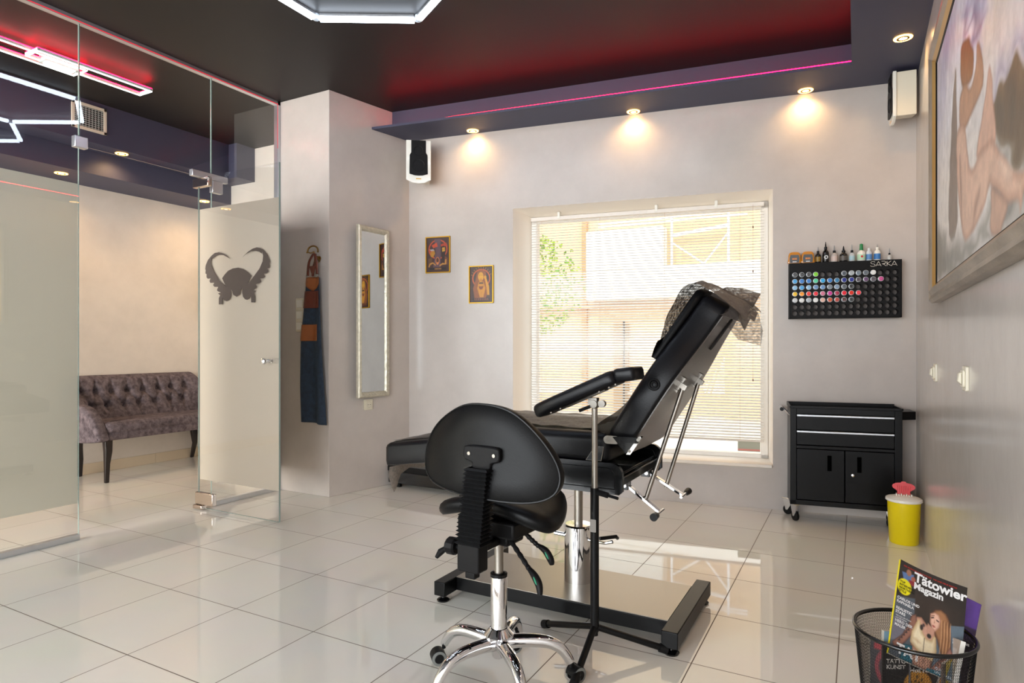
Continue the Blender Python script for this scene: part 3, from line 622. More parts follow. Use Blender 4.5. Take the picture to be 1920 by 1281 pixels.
def leaf(y, z, ang):
    T = Matrix.Translation((.025, y, z)) @ Matrix.Rotation(ang, 4, 'X'); mb.add([(0, -.006, -.012), (.004, 0, -.014), (.007, .003, 0), (.004, .007, .012), (0, -.002, .014), (0, .008, -.004)], [(0, 1, 2), (0, 2, 3, 4), (1, 5, 2), (5, 3, 2)], M['champagne'], T)
k = -ht/2+.03
while k < ht/2-.02: leaf(-wd/2+.02, k, .35); leaf(wd/2-.02, k, -.35); k += .03
k = -wd/2+.05
while k < wd/2-.03: leaf(k, ht/2-.02, 1.2); leaf(k, -ht/2+.02, 1.2); k += .03
obj('relief_ornament', mb, None, fr_, recalc=False)
mb = MB(); mb.box(.001, .008, -wd/2+f-.002, wd/2-f+.002, -ht/2+f-.002, ht/2-f+.002); obj('mirror_glass', mb, M['mirror'], mr, smooth=False)

def outlet(root, holes=True):
    mb = MB(); mb.prism(rrect(-.041, .041, -.041, .041, .006), 0, .009, M['cream'], fn=lambda a, b, c: (c, a, b)); mb.prism(rrect(-.029, .029, -.029, .029, .01), .009, .016, M['cream'], fn=lambda a, b, c: (c, a, b)); obj('cover_plate', mb, None, root, bevel=.0015)
    mb = MB(); T = Matrix.Translation((.0162, 0, 0)) @ Matrix.Rotation(radians(90), 4, 'Y'); mb.lathe([(0, -.001), (.019, -.001), (.0215, .001)], cm('A8A28E', .5), 24, T); s_ = obj('socket_insert', mb, None, root)
    mb = MB()
    for yy in (-.0095, .0095): mb.cyl((.0165, yy, 0), (.0185, yy, 0), .0028, None, M['black_matte'], 8)
    obj('pin_holes', mb, None, s_)
outlet(thing('wall_outlet', 'cream power outlet on the pillar just under the mirror', 'outlet', (-3.3005, 3.745, .650), radians(-11.4)))
# right wall switches seen edge on
def edge_switch(y, z, label):
    r = thing('wall_outlet', label, 'outlet', (RWX, y, z), pi, 'outlets on the right wall')
    outlet(r)
    mb = MB(); mb.prism([(.016, -.02), (.028, -.010), (.025, .018), (.016, .022)], -.015, .015, M['cream'], fn=lambda a, b, c: (a, c, b)); obj('plug_cover', mb, None, r, bevel=.003)
edge_switch(3.547, .975, 'farther cream outlet on the right wall near the tool cabinet')
edge_switch(2.602, .99, 'nearer cream outlet on the right wall below the painting')
# switches on the pillar front
sw = thing('light_switch', 'column of three cream light switches beside the hanging apron', 'light switch', (-3.655, 3.408, 1.33))
mb = MB(); mb.prism(rrect(-.042, .042, -.125, .125, .008), 0, .009, M['cream'], fn=lambda a, b, c: (a, -c, b)); obj('switch_plate', mb, None, sw, bevel=.002)
for k in (-1, 0, 1):
    mb = MB(); mb.add([(a, -.009-d, .083*k+b) for (a, b, d) in ((-.028, -.028, 0), (.028, -.028, 0), (.028, .028, 0), (-.028, .028, 0), (-.027, -.027, .005), (.027, -.027, .003), (.027, .027, .008), (-.027, .027, .010))], [(0, 1, 5, 4), (1, 2, 6, 5), (2, 3, 7, 6), (3, 0, 4, 7), (4, 5, 6, 7)], M['whitegloss']); obj('rocker', mb, None, sw, smooth=False)

# brass hook and denim apron
hk = thing('wall_hook', 'curved antique brass coat hook on the pillar front', 'hook', (-3.485, 3.408, 1.79))
mb = MB(); arc = [(.052*cos(radians(a))*1.0, -.045, .0+.036*sin(radians(a))) for a in range(0, 181, 15)]
mb.tube([(-.056, -.05, -.012)]+arc[::-1]+[(.056, -.05, -.012)], .006, M['brass'], 10); mb.tube([(-.05, -.045, -.004), (-.02, -.045, -.014), (.01, -.045, -.006), (.02, -.03, -.04), (.03, -.004, -.07), (.024, -.03, -.09), (.02, -.045, -.075)], .005, M['brass'], 8)
mb.cyl((.02, 0, -.04), (.02, -.03, -.04), .006, None, M['brass'], 10); obj('hook_arms', mb, None, hk)
mb = MB(); mb.lathe([(0, .006), (.016, .005), (.018, 0)], M['brass'], 20, Matrix.Translation((.02, 0, -.05)) @ Matrix.Rotation(radians(90), 4, 'X')); obj('hook_base', mb, None, hk)
ap = thing('work_apron', 'dark blue denim apron with tan leather pockets hanging on brass hook', 'apron', (0, 0, 0))
def apsurf(u, z):
    h = (1.60-z)/1.07; xl = -3.555-.045*min(1, h*2.2)+.02*max(0, h-.75)*4*.6; xr = -3.422+.012*h+.055*h**1.5
    x = xl+(xr-xl)*u; y = 3.372-.012*sin(u*pi*2.2+h*2)-.012*h*sin(u*9+1)
    return x, y, z+(-.012*u if h > .9 else 0)
def patch(u0, u1, z0, z1, off, m, name, par, nu=14, nz=20, zb=None):
    mb = MB()
    def f(i, j):
        u = u0+(u1-u0)*i; z = z0+(z1-z0)*j
        if zb: z = z0+zb(i)+(z1-z0-zb(i))*j
        x, y, zz = apsurf(u, z); return (x, y-off, zz)
    mb.grid(nu, nz, f, m); o = obj(name, mb, None, par, recalc=False); q = o.modifiers.new('thick', 'SOLIDIFY'); q.thickness = .003; q.offset = 0; return o
body = patch(0, 1, .54, 1.60, 0, M['denim'], 'denim_body', ap, 24, 50)
patch(0, .97, 1.50, 1.60, .005, M['tan'], 'leather_bib', ap, 12, 6, zb=lambda i: .05*(abs(i-.5)*2)**1.2)
patch(-.01, .93, 1.375, 1.50, .006, M['redbrown'], 'upper_pocket', ap); patch(-.02, .78, 1.135, 1.255, .006, M['tan'], 'lower_pocket', ap)
for pts in ([(-3.465, 3.355, 1.77), (-3.50, 3.35, 1.72), (-3.518, 3.355, 1.68), (-3.53, 3.36, 1.61)], [(-3.462, 3.355, 1.77), (-3.44, 3.35, 1.74), (-3.436, 3.355, 1.68), (-3.438, 3.36, 1.62)], [(-3.466, 3.37, 1.77), (-3.47, 3.375, 1.72), (-3.48, 3.37, 1.68), (-3.487, 3.365, 1.61)]):
    P = smooth2([tuple(p) for p in pts], 4, False); mb = MB(); vs = []
    for p in P: vs += [(p[0]-.011, p[1], p[2]), (p[0]+.011, p[1], p[2])]
    mb.add(vs, [(2*i, 2*i+1, 2*i+3, 2*i+2) for i in range(len(P)-1)], M['redbrown']); o = obj('leather_strap', mb, None, ap, recalc=False); q = o.modifiers.new('t', 'SOLIDIFY'); q.thickness = .004
mb = MB(); mb.prism([(-3.515, 1.68), (-3.45, 1.68), (-3.47, 1.62), (-3.478, 1.60), (-3.49, 1.62)], 0, .004, M['redbrown'], fn=lambda a, b, c: (a, 3.36-c, b)); obj('strap_yoke', mb, None, ap)
for x in (-3.535, -3.437):
    mb = MB(); mb.tube([(x+.007*cos(t*pi/6), 3.353, 1.607+.011*sin(t*pi/6)) for t in range(12)], .0018, M['steel'], 6, closed=True); obj('buckle', mb, None, ap)

# ================================================================== INK RACK
rk = thing('ink_rack', 'black wall rack with rows of round holes for ink bottles', 'rack', (0, 0, 0)); rk.matrix_world = TB @ Matrix.Translation((.102, 0, 1.277))
RW, RH, RD = .644, .362, .082
colx = [RW*(.0525+.8925*k/14) for k in range(15)]; rowz = [RH*(1-q) for q in (.212, .329, .445, .558, .673, .788, .902)]
mb = MB(); mb.box(0, .006, -RD, 0, 0, RH, M['black_matte']); mb.box(RW-.006, RW, -RD, 0, 0, RH, M['black_matte']); mb.box(0, RW, -RD, 0, RH-.006, RH, M['black_matte']); mb.box(0, RW, -RD, 0, 0, .006, M['black_matte']); mb.box(.006, RW-.006, -.006, 0, .006, RH-.006, cm('4A4543', .5))
xb = [0]+[(a+b)/2 for a, b in zip(colx, colx[1:])]+[RW]; zb_ = [rowz[0]+(rowz[0]-rowz[1])/2]+[(a+b)/2 for a, b in zip(rowz, rowz[1:])]+[0]
mb.box(0, RW, -RD-.002, -RD, zb_[0], RH, M['black_matte'])
R0 = .0172; NC = 16
for i, cx in enumerate(colx):
    for j, cz in enumerate(rowz):
        x0, x1, za, zc = xb[i], xb[i+1], zb_[j+1], zb_[j]; ci = []; sq = []; bk = []
        for k in range(NC):
            t = 2*pi*(k+.5)/NC; c_, s_ = cos(t), sin(t); ci.append((cx+R0*c_, -RD, cz+R0*s_)); bk.append((cx+R0*c_, -RD+.05, cz+R0*s_))
            m_ = max(abs(c_), abs(s_)); sx, sz = c_/m_, s_/m_
            sq.append((cx+(x1-cx)*sx if sx > 0 else cx+(cx-x0)*sx, -RD, cz+(zc-cz)*sz if sz > 0 else cz+(cz-za)*sz))
        # snap square corners
        for (sx, sz), px, pz in (((1, 1), x1, zc), ((-1, 1), x0, zc), ((-1, -1), x0, za), ((1, -1), x1, za)):
            mb.add([sq[{(1, 1): 1, (-1, 1): 5, (-1, -1): 9, (1, -1): 13}[(sx, sz)]], (px, -RD, pz), sq[{(1, 1): 2, (-1, 1): 6, (-1, -1): 10, (1, -1): 14}[(sx, sz)]]], [(0, 1, 2)], M['black_matte'])
        fr = [(k, (k+1) % NC, NC+(k+1) % NC, NC+k) for k in range(NC)]
        mb.add(ci+sq, fr, M['black_matte']); mb.add(ci+bk, fr, M['black_matte']); mb.add(bk, [tuple(range(NC))], cm('7A706A', .5))
obj('perforated_case', mb, None, rk, smooth=False, recalc=False)
# lettering S A R K A in thin strokes
mb = MB(); LW = .0024
def stroke(pts, ox, sc=.030):
    for a, b in zip(pts, pts[1:]): mb.tube([(ox+a[0]*sc, -RD-.0025, .323+a[1]*sc), (ox+b[0]*sc, -RD-.0025, .323+b[1]*sc)], LW*.5, cm('E8E0D4', .5), 6)
sx = .470
stroke([(.85, .85), (.7, 1), (.25, 1), (.05, .8), (.2, .58), (.75, .45), (.9, .22), (.7, 0), (.2, 0), (0, .18)], sx); stroke([(0, 0), (.5, 1), (1, 0)], sx+.030); stroke([(.2, .25), (.8, .25)], sx+.030)
stroke([(.1, 1), (.75, 1), (.95, .75), (.75, .5), (.2, .5)], sx+.058); stroke([(.45, .5), (.95, 0)], sx+.058); stroke([(.35, .3), (.75, .62)], sx+.058)
stroke([(0, 0), (0, 1)], sx+.092); stroke([(.75, 1), (0, .48), (.8, 0)], sx+.092); stroke([(0, 0), (.5, 1), (1, 0)], sx+.117); stroke([(.28, .25), (.8, .25)], sx+.117)
obj('lettering', mb, None, rk, recalc=False)
CN = {'k': ('black', '1A1A1C'), 'g': ('bright green', '7ED321'), 'G': ('mint green', '4FCFA0'), 'w': ('white', 'E4E4E2'), 's': ('silver grey', 'A9B0B6'), 'S': ('slate grey', '6F7C88'), 'd': ('dark grey', '4A525C'),
      'b': ('sky blue', '3FA0DC'), 'B': ('medium blue', '1E78C8'), 'c': ('cyan blue', '12A4E0'), 'n': ('navy blue', '1B2A8C'), 't': ('teal blue', '2278A8'), 'p': ('purple', '5A2A5E'), 'P': ('dark plum', '33202E'), 'm': ('magenta pink', 'C43A86'),
      'i': ('ice blue', '8FC0E4'), 'j': ('steel blue', '6A93C4'), 'h': ('pale grey blue', '8098B2'), 'y': ('yellow', 'F5C400'), 'o': ('orange', 'FF9E10'), 'r': ('scarlet red', 'E8301A'), 'R': ('bright red', 'F0283C'), 'e': ('dusty pink', 'D87896'), 'f': ('hot pink', 'D0309A'),
      'C': ('crimson', 'A81444'), 'x': ('clear', 'C4C8CC'), 'q': ('skin pink', 'E0B4A4'), 'T': ('terracotta', 'CC5A34'), 'U': ('brick red', 'B84434'), 'Z': ('brown', '5A3230')}
rowsd = ['kkkg   dsSdw', 'bBBGcBtnnPpPm', 'ibijjShdk', 'yorRefCRrR', 'xwswqTUZk']
ordn = ['first', 'second', 'third', 'fourth', 'fifth', 'sixth', 'seventh', 'eighth', 'ninth', 'tenth', 'eleventh', 'twelfth', 'thirteenth']
rown = ['top row', 'second row', 'third row', 'fourth row', 'fifth row']
clear = mat('clear_plastic', 'DDE4EA', .08, spec=.6, coat=.5)
inkmesh = {}
for j, rw in enumerate(rowsd):
    for i, ch in enumerate(rw):
        if ch == ' ': continue
        nm, hx_ = CN[ch]
        if ch not in inkmesh:
            mb = MB(); c_ = cm(hx_, .22, coat=.4)
            mb.lathe([(.0, -.0118), (.0080, -.0118), (.0085, -.0125), (.0135, -.0125), (.0152, -.0115), (.0162, -.009), (.0162, .028), (.009, .034), (.0, .034)], None, 18, Matrix.Rotation(radians(-90), 4, 'X'), mats=[c_, cm('D0D6DC', .2, coat=.5) if ch in 'kPZdS' else c_, c_, clear if ch != 'w' else c_, clear, clear, clear, clear])
            inkmesh[ch] = mb
            ob = obj('ink_bottle', mb, None); inkmesh[ch] = ob.data
        else: ob = bpy.data.objects.new('ink_bottle', inkmesh[ch]); COL.objects.link(ob)
        out = .016 if (j, i) in ((1, 8), (1, 12), (2, 3), (4, 2), (4, 0), (0, 8)) else .004+.003*((i*7+j*3) % 3)/2
        ob.matrix_world = TB @ Matrix.Translation((.102+colx[i], -RD-out+.010, 1.277+rowz[j]+.0005)) @ Matrix.Rotation(radians(3), 4, 'X')
        tag(ob, f'{nm} ink bottle, {ordn[i]} from left in the rack\'s {rown[j]}', 'ink bottle', 'ink bottles lying in the wall rack')
# bottles standing on the rack
def topT(fx): return bw(.102+RW*fx, .045, 1.277+RH+.0005)
rz_ = atan2(E1[1], E1[0]); BG = 'bottles standing on top of the ink rack'
def squeeze_bottle(fx, label, body, r, h, cap, nozzle, labelc=None, hb=.55, lab2=None, shoulder=.35):
    t = thing('squeeze_bottle', label, 'bottle', topT(fx), rz_, BG); hbz = h*hb
    mb = MB(); mb.lathe([(0, 0), (r*.9, 0), (r, .004), (r, hbz*.72), (r*.9, hbz*.84), (r*.5, hbz*.96), (r*.42, hbz), (0, hbz)], body, 24); obj('bottle_body', mb, None, t)
    mb = MB(); mb.lathe([(r*.46, hbz), (r*.46, hbz+h*.13), (r*.3, hbz+h*.15), (0, hbz+h*.15)], cap, 20); cp = obj('cap', mb, None, t)
    if nozzle: mb = MB(); mb.lathe([(r*.26, hbz+h*.15), (r*.2, h*.86), (r*.08, h), (0, h)], nozzle, 14); obj('nozzle', mb, None, t)
    if labelc: mb = MB(); mb.lathe([(r*1.02, .008), (r*1.02, hbz*.62)], labelc, 24); lb = obj('paper_label', mb, None, t)
    if lab2:
        mb = MB(); pts = [(r*.5*cos(2*pi*k/20), -r*1.05, hbz*.4+r*.5*sin(2*pi*k/20)) for k in range(20)]; mb.tube(pts, r*.13, lab2, 6, closed=True); obj('ring_mark', mb, None, t)
    return t
def amber(fx, label):
    t = thing('soap_bottle', label, 'bottle', topT(fx), rz_, BG)
    out = smooth2([(-.036, 0), (-.038, .03), (-.034, .062), (-.02, .075), (.02, .075), (.034, .062), (.038, .03), (.036, 0)], 4); 
    mb = MB(); mb.cushion(out, RP(.008, .04), lambda a, b, c: (a, -.02+c, b), mat('amber_soap', 'D98A1A', .15, trans=.25, coat=.4)); obj('bottle_body', mb, None, t)
    mb = MB(); mb.prism([(-.027, .005), (.027, .005), (.03, .035), (.024, .056), (-.024, .056), (-.03, .035)], 0, .002, cm('4A4E52', .4), fn=lambda a, b, c: (a, -.0225+c, b)); l_ = obj('front_label', mb, None, t)
    mb = MB()
    for k in range(4): mb.box(-.014+.0075*k, -.009+.0075*k, -.0235, -.0225, .024, .036, cm('E08A3A', .4))
    mb.box(-.012, .012, -.0235, -.0225, .008, .014, cm('D8D8D8', .4)); obj('label_print', mb, None, l_)
amber(.052, 'leftmost wide amber soap bottle on top of ink rack'); amber(.176, 'second wide amber soap bottle, beside the leftmost one on rack')
nz = cm('8A8C8E', .4); bk_ = M['black_gloss']
squeeze_bottle(.272, 'small black bottle with gold print beside the amber soap bottles', bk_, .017, .105, M['black'], nz, cm('8A6A22', .4), .6)
squeeze_bottle(.342, 'tallest black bottle with white ring mark on top of rack', bk_, .0195, .135, M['black'], M['black'], None, .62, cm('E8E8E8', .4))
squeeze_bottle(.420, 'clear bottle with black cap and pinkish label on rack top', cm('BEB2AA', .15, coat=.5), .0195, .110, M['black'], nz, cm('CDB8AE', .5), .55)
squeeze_bottle(.503, 'squat black bottle with grey curved label on rack top', bk_, .0235, .103, M['black'], M['black'], cm('5A544E', .5), .58)
squeeze_bottle(.578, 'clear bottle with pale blue label and black cap on rack', cm('C6C8C8', .15, coat=.5), .017, .110, M['black'], nz, cm('A8C4CC', .5), .52)
t = squeeze_bottle(.661, 'white bottle with tall green cap on top of rack', M['white'], .0235, .112, cm('0E7A3C', .4), None, cm('B8D8B8', .5), .62)
mb = MB(); mb.lathe([(.0105, .070), (.0095, .108), (.004, .112), (0, .112)], cm('0E7A3C', .4), 18); obj('green_cap', mb, None, t); mb = MB(); mb.cyl((0, -.0245, .028), (0, -.0235, .028), .007, None, cm('D02A2A', .4), 16); obj('red_mark', mb, None, t)
squeeze_bottle(.728, 'small white bottle with round white cap and blue print', cm('D8DADC', .2), .0165, .095, cm('DADCDE', .3), None, cm('5A8AC0', .5), .72)
squeeze_bottle(.800, 'white bottle with grey tip and blue print on rack', M['white'], .0185, .103, M['white'], nz, cm('3A78B8', .5), .68)
squeeze_bottle(.905, 'shortest bottle with black cap at the right rack end', cm('C8C4BE', .2), .013, .075, M['black'], nz, None, .45)

# ================================================================== TOOL CABINET
tcx, tcy = -.372, 4.318
tc_ = thing('tool_cabinet', 'black rolling tool cabinet with two drawers and two doors', 'tool cabinet', (tcx, tcy, 0), atan2(.096, .607))
TW, TD, ZB, ZT = .612, .235, .11, .712
blk = M['black']; mb = MB()
mb.box(0, TW, 0, .03, ZB, ZB+.03); mb.box(0, .036, 0, .03, ZB, ZT); mb.box(TW-.040, TW, 0, .03, ZB, ZT); mb.box(.036, TW-.04, 0, .03, ZT-.035, ZT); mb.box(.036, TW-.04, 0, .03, .462, .480)
mb.box(0, .008, .03, TD, ZB, ZT); mb.box(TW-.008, TW, .03, TD, ZB, ZT); mb.box(.008, TW-.008, TD-.006, TD, ZB, ZT); mb.box(.008, TW-.008, .03, TD-.006, ZB, ZB+.006); mb.box(.006, TW-.006, .012, TD-.006, ZT-.02, ZT-.014)
obj('cabinet_body', mb, blk, tc_, bevel=.002)
mb = MB(); mb.box(-.004, TW+.004, -.004, .004, ZT, ZT+.012); mb.box(-.004, TW+.004, TD-.006, TD+.002, ZT, ZT+.022); mb.add([(-.004, -.004, ZT), (-.004, TD, ZT), (-.004, TD, ZT+.022), (-.004, -.004, ZT+.012), (.004, -.004, ZT), (.004, TD, ZT), (.004, TD, ZT+.022), (.004, -.004, ZT+.012)], [(0, 1, 2, 3), (7, 6, 5, 4), (3, 2, 6, 7), (0, 3, 7, 4)]); mb.box(TW-.004, TW+.004, -.004, TD, ZT, ZT+.014)
obj('top_rim', mb, blk, tc_)
mb = MB(); mb.box(.004, TW-.004, .004, TD-.006, ZT-.014, ZT-.008); obj('rubber_mat', mb, cm('5C5654', .6), tc_)
for za, zb2 in ((.578, .674), (.485, .574)):
    mb = MB(); mb.box(.038, TW-.042, .002, .028, za, zb2-.014); dw = obj('drawer', mb, blk, tc_, bevel=.002)
    mb = MB(); mb.box(.038, TW-.042, -.006, .010, zb2-.013, zb2-.001); obj('drawer_pull', mb, M['alu'], dw, bevel=.002)
for xa, xb2, hxp in ((.038, .303, .222), (.309, TW-.042, .385)):
    mb = MB(); mb.box(xa, xb2, .002, .028, ZB+.034, .458); d_ = obj('cabinet_door', mb, blk, tc_, bevel=.002)
    mb = MB(); mb.prism(rrect(hxp-.012, hxp+.012, .33, .425, .003), 0, .0015, cm('030303', .9, spec=0), fn=lambda a, b, c: (a, .0015-c, b)); obj('handle_recess_shade', mb, None, d_)  # flat black plate; the grip recess's shade is put into its colour
mb = MB(); mb.lathe([(0, .006), (.004, .006), (.009, .004), (.011, 0)], M['chrome'], 20, Matrix.Translation((.350, .002, .312)) @ Matrix.Rotation(radians(90), 4, 'X')); obj('lock', mb, None, tc_)
mb = MB(); mb.tube([(0, .04, .665), (-.035, .04, .70), (-.05, .045, .70)], .005, M['chrome'], 8); mb.tube([(0, TD-.03, .665), (-.035, TD-.03, .70), (-.05, TD-.03, .70)], .005, M['chrome'], 8); mb.tube([(-.048, .0, .702), (-.048, TD, .702)], .008, M['chrome'], 12); mb.cyl((-.048, -.004, .702), (-.048, .02, .702), .0115, None, M['rubber'], 12); obj('push_handle', mb, None, tc_)
mb = MB(); mb.prism([(0, .03), (.085, .075), (.085, .21), (0, .21)], .655, .705, blk, T=Matrix.Translation((TW+.001, 0, 0))); obj('side_tray', mb, None, tc_, bevel=.003)
def caster(x, y, rz, root):
    T = Matrix.Translation((x, y, 0)) @ Matrix.Rotation(rz, 4, 'Z'); r = .030
    e = bpy.data.objects.new('caster', None)
    mb = MB(); mb.prism([(-.03, .108), (.03, .108), (.022, .06), (.004, .03), (-.008, .03), (-.02, .07)], -.014, -.011, M['alu'], fn=lambda a, b, c: (a, c, b), T=T); mb.prism([(-.03, .108), (.03, .108), (.022, .06), (.004, .03), (-.008, .03), (-.02, .07)], .011, .014, M['alu'], fn=lambda a, b, c: (a, c, b), T=T); mb.box(-.03, .03, -.02, .02, .103, .11, M['chrome'], T)
    f_ = obj('caster', mb, None, root)
    mb = MB(); mb.lathe([(.0, -.011), (.026, -.011), (r, -.008), (r, .008), (.026, .011), (0, .011)], M['rubber'], 24, T @ Matrix.Translation((0, 0, r+.001)) @ Matrix.Rotation(radians(90), 4, 'X')); obj('wheel', mb, None, f_)
caster(.032, .035, radians(-60), tc_); caster(.0, TD-.045, radians(-35), tc_); caster(TW-.045, .05, radians(-30), tc_); caster(TW-.02, TD-.05, radians(20), tc_)

# sharps bin
sb = thing('sharps_bin', 'yellow waste bin with white lid and red flap beside cabinet', 'bin', (.226, 4.165, 0))
mb = MB(); mb.lathe([(0, 0), (.068, 0), (.072, .006), (.0765, .11), (.0775, .112), (.0805, .215), (.082, .236), (.078, .236), (.075, .22), (0, .02)], M['yellow'], 40); obj('bin_body', mb, None, sb)
mb = MB(); mb.lathe([(.0, .262), (.05, .262), (.058, .258), (.082, .252), (.0895, .247), (.0905, .236), (.085, .232), (.0, .232)], M['white'], 40); ld_ = obj('bin_lid', mb, None, sb)
mb = MB()
for k in range(-3, 4): mb.box(.012*k-.003, .012*k+.003, -.014, .010, .262, .268+.004*(k % 2))
obj('lid_slots', mb, M['white'], ld_, bevel=.001)
mb = MB(); out = smooth2([(-.028, .262), (-.032, .282), (-.052, .297), (-.054, .312), (-.038, .324), (-.014, .328), (-.01, .334), (.01, .334), (.014, .328), (.038, .324), (.054, .312), (.052, .297), (.032, .282), (.028, .262)], 3)
mb.prism(out, 0, .004, M['red'], fn=lambda a, b, c: (a, .020+c+(b-.262)*.12, b))
for k in range(-3, 4): mb.box(.01*k-.001, .01*k+.001, .0175, .021, .272, .312, M['red'])
obj('red_flap', mb, None, sb, recalc=False)

# low black storage box
bx = thing('storage_box', 'low black storage box on small feet under the leg rest', 'storage box', (-2.835, 3.985, 0), radians(-2.3))
mb = MB(); mb.box(-.40, .42, -.09, .07, .03, .12); obj('box_body', mb, M['black_gloss'], bx, bevel=.004)
mb = MB(); mb.box(-.405, .425, -.095, .075, .12, .165); obj('box_lid', mb, M['black'], bx, bevel=.006)
for x, y in ((-.31, -.07), (.3, -.07), (-.31, .05), (.3, .05)): mb = MB(); mb.box(x-.02, x+.02, y-.015, y+.015, 0, .03); obj('foot', mb, M['rubber'], bx)

# ================================================================== TATTOO BED
bed = thing('tattoo_bed', 'black reclining treatment bed with raised backrest by the window', 'treatment bed', (0, 0, 0))
YA, YB = 2.26, 2.80
# base
for x0, x1, nm in ((-1.60, -1.545, 0), (-.615, -.555, 1)):
    mb = MB(); mb.box(x0, x1, 2.235, 2.80, .028, .088); c_ = obj('base_crossbar', mb, M['black'], bed, bevel=.003)
    mb = MB()
    for y in (2.265, 2.77): mb.lathe([(0, 0), (.026, 0), (.028, .006), (.02, .012), (.010, .014), (.010, .030)], None, 20, Matrix.Translation(((x0+x1)/2, y, 0)))
    obj('levelling_foot', mb, M['black_gloss'], c_)
mb = MB(); mb.box(-1.545, -.615, 2.325, 2.37, .03, .085); mb.box(-1.545, -.615, 2.665, 2.71, .03, .085); obj('base_rail', mb, M['black'], bed, bevel=.003)
mb = MB(); mb.box(-1.545, -.615, 2.326, 2.709, .0855, .0885); obj('base_plate', mb, M['steel'], bed)
CX, CY = -1.06, 2.545
mb = MB(); mb.lathe([(.061, .0885), (.061, .325), (.056, .332), (.0, .334)], M['chrome'], 48, Matrix.Translation((CX, CY, 0))); obj('hydraulic_cylinder', mb, None, bed)
mb = MB(); mb.lathe([(.0185, .33), (.0185, .53)], M['steel'], 24, Matrix.Translation((CX, CY, 0))); obj('piston', mb, None, bed)
mb = MB(); mb.tube([(CX+.055, CY-.02, .275), (CX+.13, CY-.03, .275), (CX+.165, CY-.03, .285)], .007, M['chrome'], 10); mb.tube([(CX+.12, CY-.06, .30), (CX+.17, CY, .30), (CX+.165, CY+.03, .285)], .008, M['black'], 10); mb.tube([(CX-.05, CY-.03, .285), (CX-.095, CY-.04, .29)], .009, M['chrome'], 10); obj('pump_lever', mb, None, bed)
# carriage
def sideplate(y0, y1):
    r = .045; x0, x1, z0, z1 = -1.50, -.765, .545, .662
    out = [(x0, z0), (x1-.012, z0), (x1, z0+.012)]+[(x1-r+r*cos(radians(a)), z1-r+r*sin(radians(a))) for a in range(0, 91, 10)]+[(x0, z1)]
    mb = MB(); mb.prism(out, y0, y1, M['black_gloss'], fn=lambda a, b, c: (a, c, b))
    o_ = [(x0+.03, z0+.02), (x1-.03, z0+.02)]+[(x1-.03-.03+.03*cos(radians(a)), z1-.02-.03+.03*sin(radians(a))) for a in range(0, 91, 15)]+[(x0+.03, z1-.02)]
    mb.tube([(a, y0-.001, b) for a, b in o_], .0016, M['black'], 6, closed=True)
    obj('side_plate', mb, None, bed, bevel=.003)
sideplate(2.255, 2.275); sideplate(2.785, 2.805)
mb = MB(); mb.box(-1.5, -.80, 2.275, 2.785, .60, .61); mb.box(-.80, -.775, 2.275, 2.785, .572, .602); mb.box(-.79, -.772, 2.275, 2.785, .602, .607, M['black_gloss']); mb.box(-1.3, -.85, 2.40, 2.66, .53, .60); obj('carriage_frame', mb, M['black'], bed, bevel=.002)
# seat cushion and leg rest
mb = MB(); out = rrect(-1.52, -.82, YA, YB-.005, .03, 5)
def seatz(x): return 0
mb.cushion(out, [(.012, 0), (.002, .005), (0, .02), (0, .075), (.006, .095), (.02, .104), (.05, .108)], lambda a, b, c: (a, b, .662+c+.012*((a+1.17)/.35)**2*0), M['leather']); obj('seat_cushion', mb, None, bed, ang=60)
mb = MB()
def legf(a, b, c):  # a along from knee (0) to foot (.40)
    th = radians(8); return (-1.525-a*cos(th), b, .607-a*sin(th)+c)
mb.cushion(rrect(0, .385, YA+.005, YB-.01, .035, 5), [(.02, -.005), (.004, .0), (0, .02), (0, .08), (.006, .092), (.02, .099), (.05, .103)], legf, M['leather']); obj('leg_cushion', mb, None, bed, ang=60)
# backrest
PB = Vector((-.70, 0, .795)); an = radians(57.5); DV = Vector((cos(an), 0, sin(an))); NV = Vector((-sin(an), 0, cos(an)))   # NV points to the upholstered side
def bk3(s, y, n): p = PB+DV*s+NV*n; return (p.x, y, p.z)
out = smooth2([(-.135, 2.44), (-.13, 2.35), (-.085, 2.285), (.0, 2.275), (.10, 2.272), (.20, 2.284), (.28, 2.312), (.36, 2.352), (.45, 2.384), (.515, 2.402), (.535, 2.45), (.54, 2.565), (.535, 2.68), (.515, 2.728), (.45, 2.746), (.36, 2.778), (.28, 2.818), (.20, 2.846), (.10, 2.858), (0, 2.855), (-.085, 2.845), (-.13, 2.78), (-.135, 2.69), (-.14, 2.565)], 4)
mb = MB(); mb.cushion(out, [(.010, 0), (.003, .004), (0, .012), (0, .08), (.006, .092), (.018, .099), (.05, .103)], lambda a, b, c: bk3(a, b, c), M['leather']); bkc = obj('back_cushion', mb, None, bed, ang=60)
mb = MB(); mb.cushion(out, [(.013, -.004), (.012, 0.0005)], lambda a, b, c: bk3(a, b, c), M['vinyl_back']); obj('back_board', mb, None, bed, ang=30)
mb = MB(); mb.cushion(smooth2([(.24, 2.35), (.26, 2.33), (.50, 2.40), (.535, 2.45), (.54, 2.565), (.535, 2.68), (.50, 2.73), (.26, 2.80), (.24, 2.78), (.235, 2.565)], 3), [(.005, 0), (0, .008), (0, .03), (.008, .042), (.03, .05), (.06, .053)], lambda a, b, c: bk3(a, b, .1+c*(.55+.9*max(0, a-.24))), M['leather_soft']); obj('head_pillow', mb, None, bed, ang=60)
sl = smooth2([(.348, 2.552), (.37, 2.548), (.42, 2.562), (.47, 2.585), (.488, 2.598), (.48, 2.608), (.44, 2.602), (.39, 2.59), (.352, 2.572)], 3)
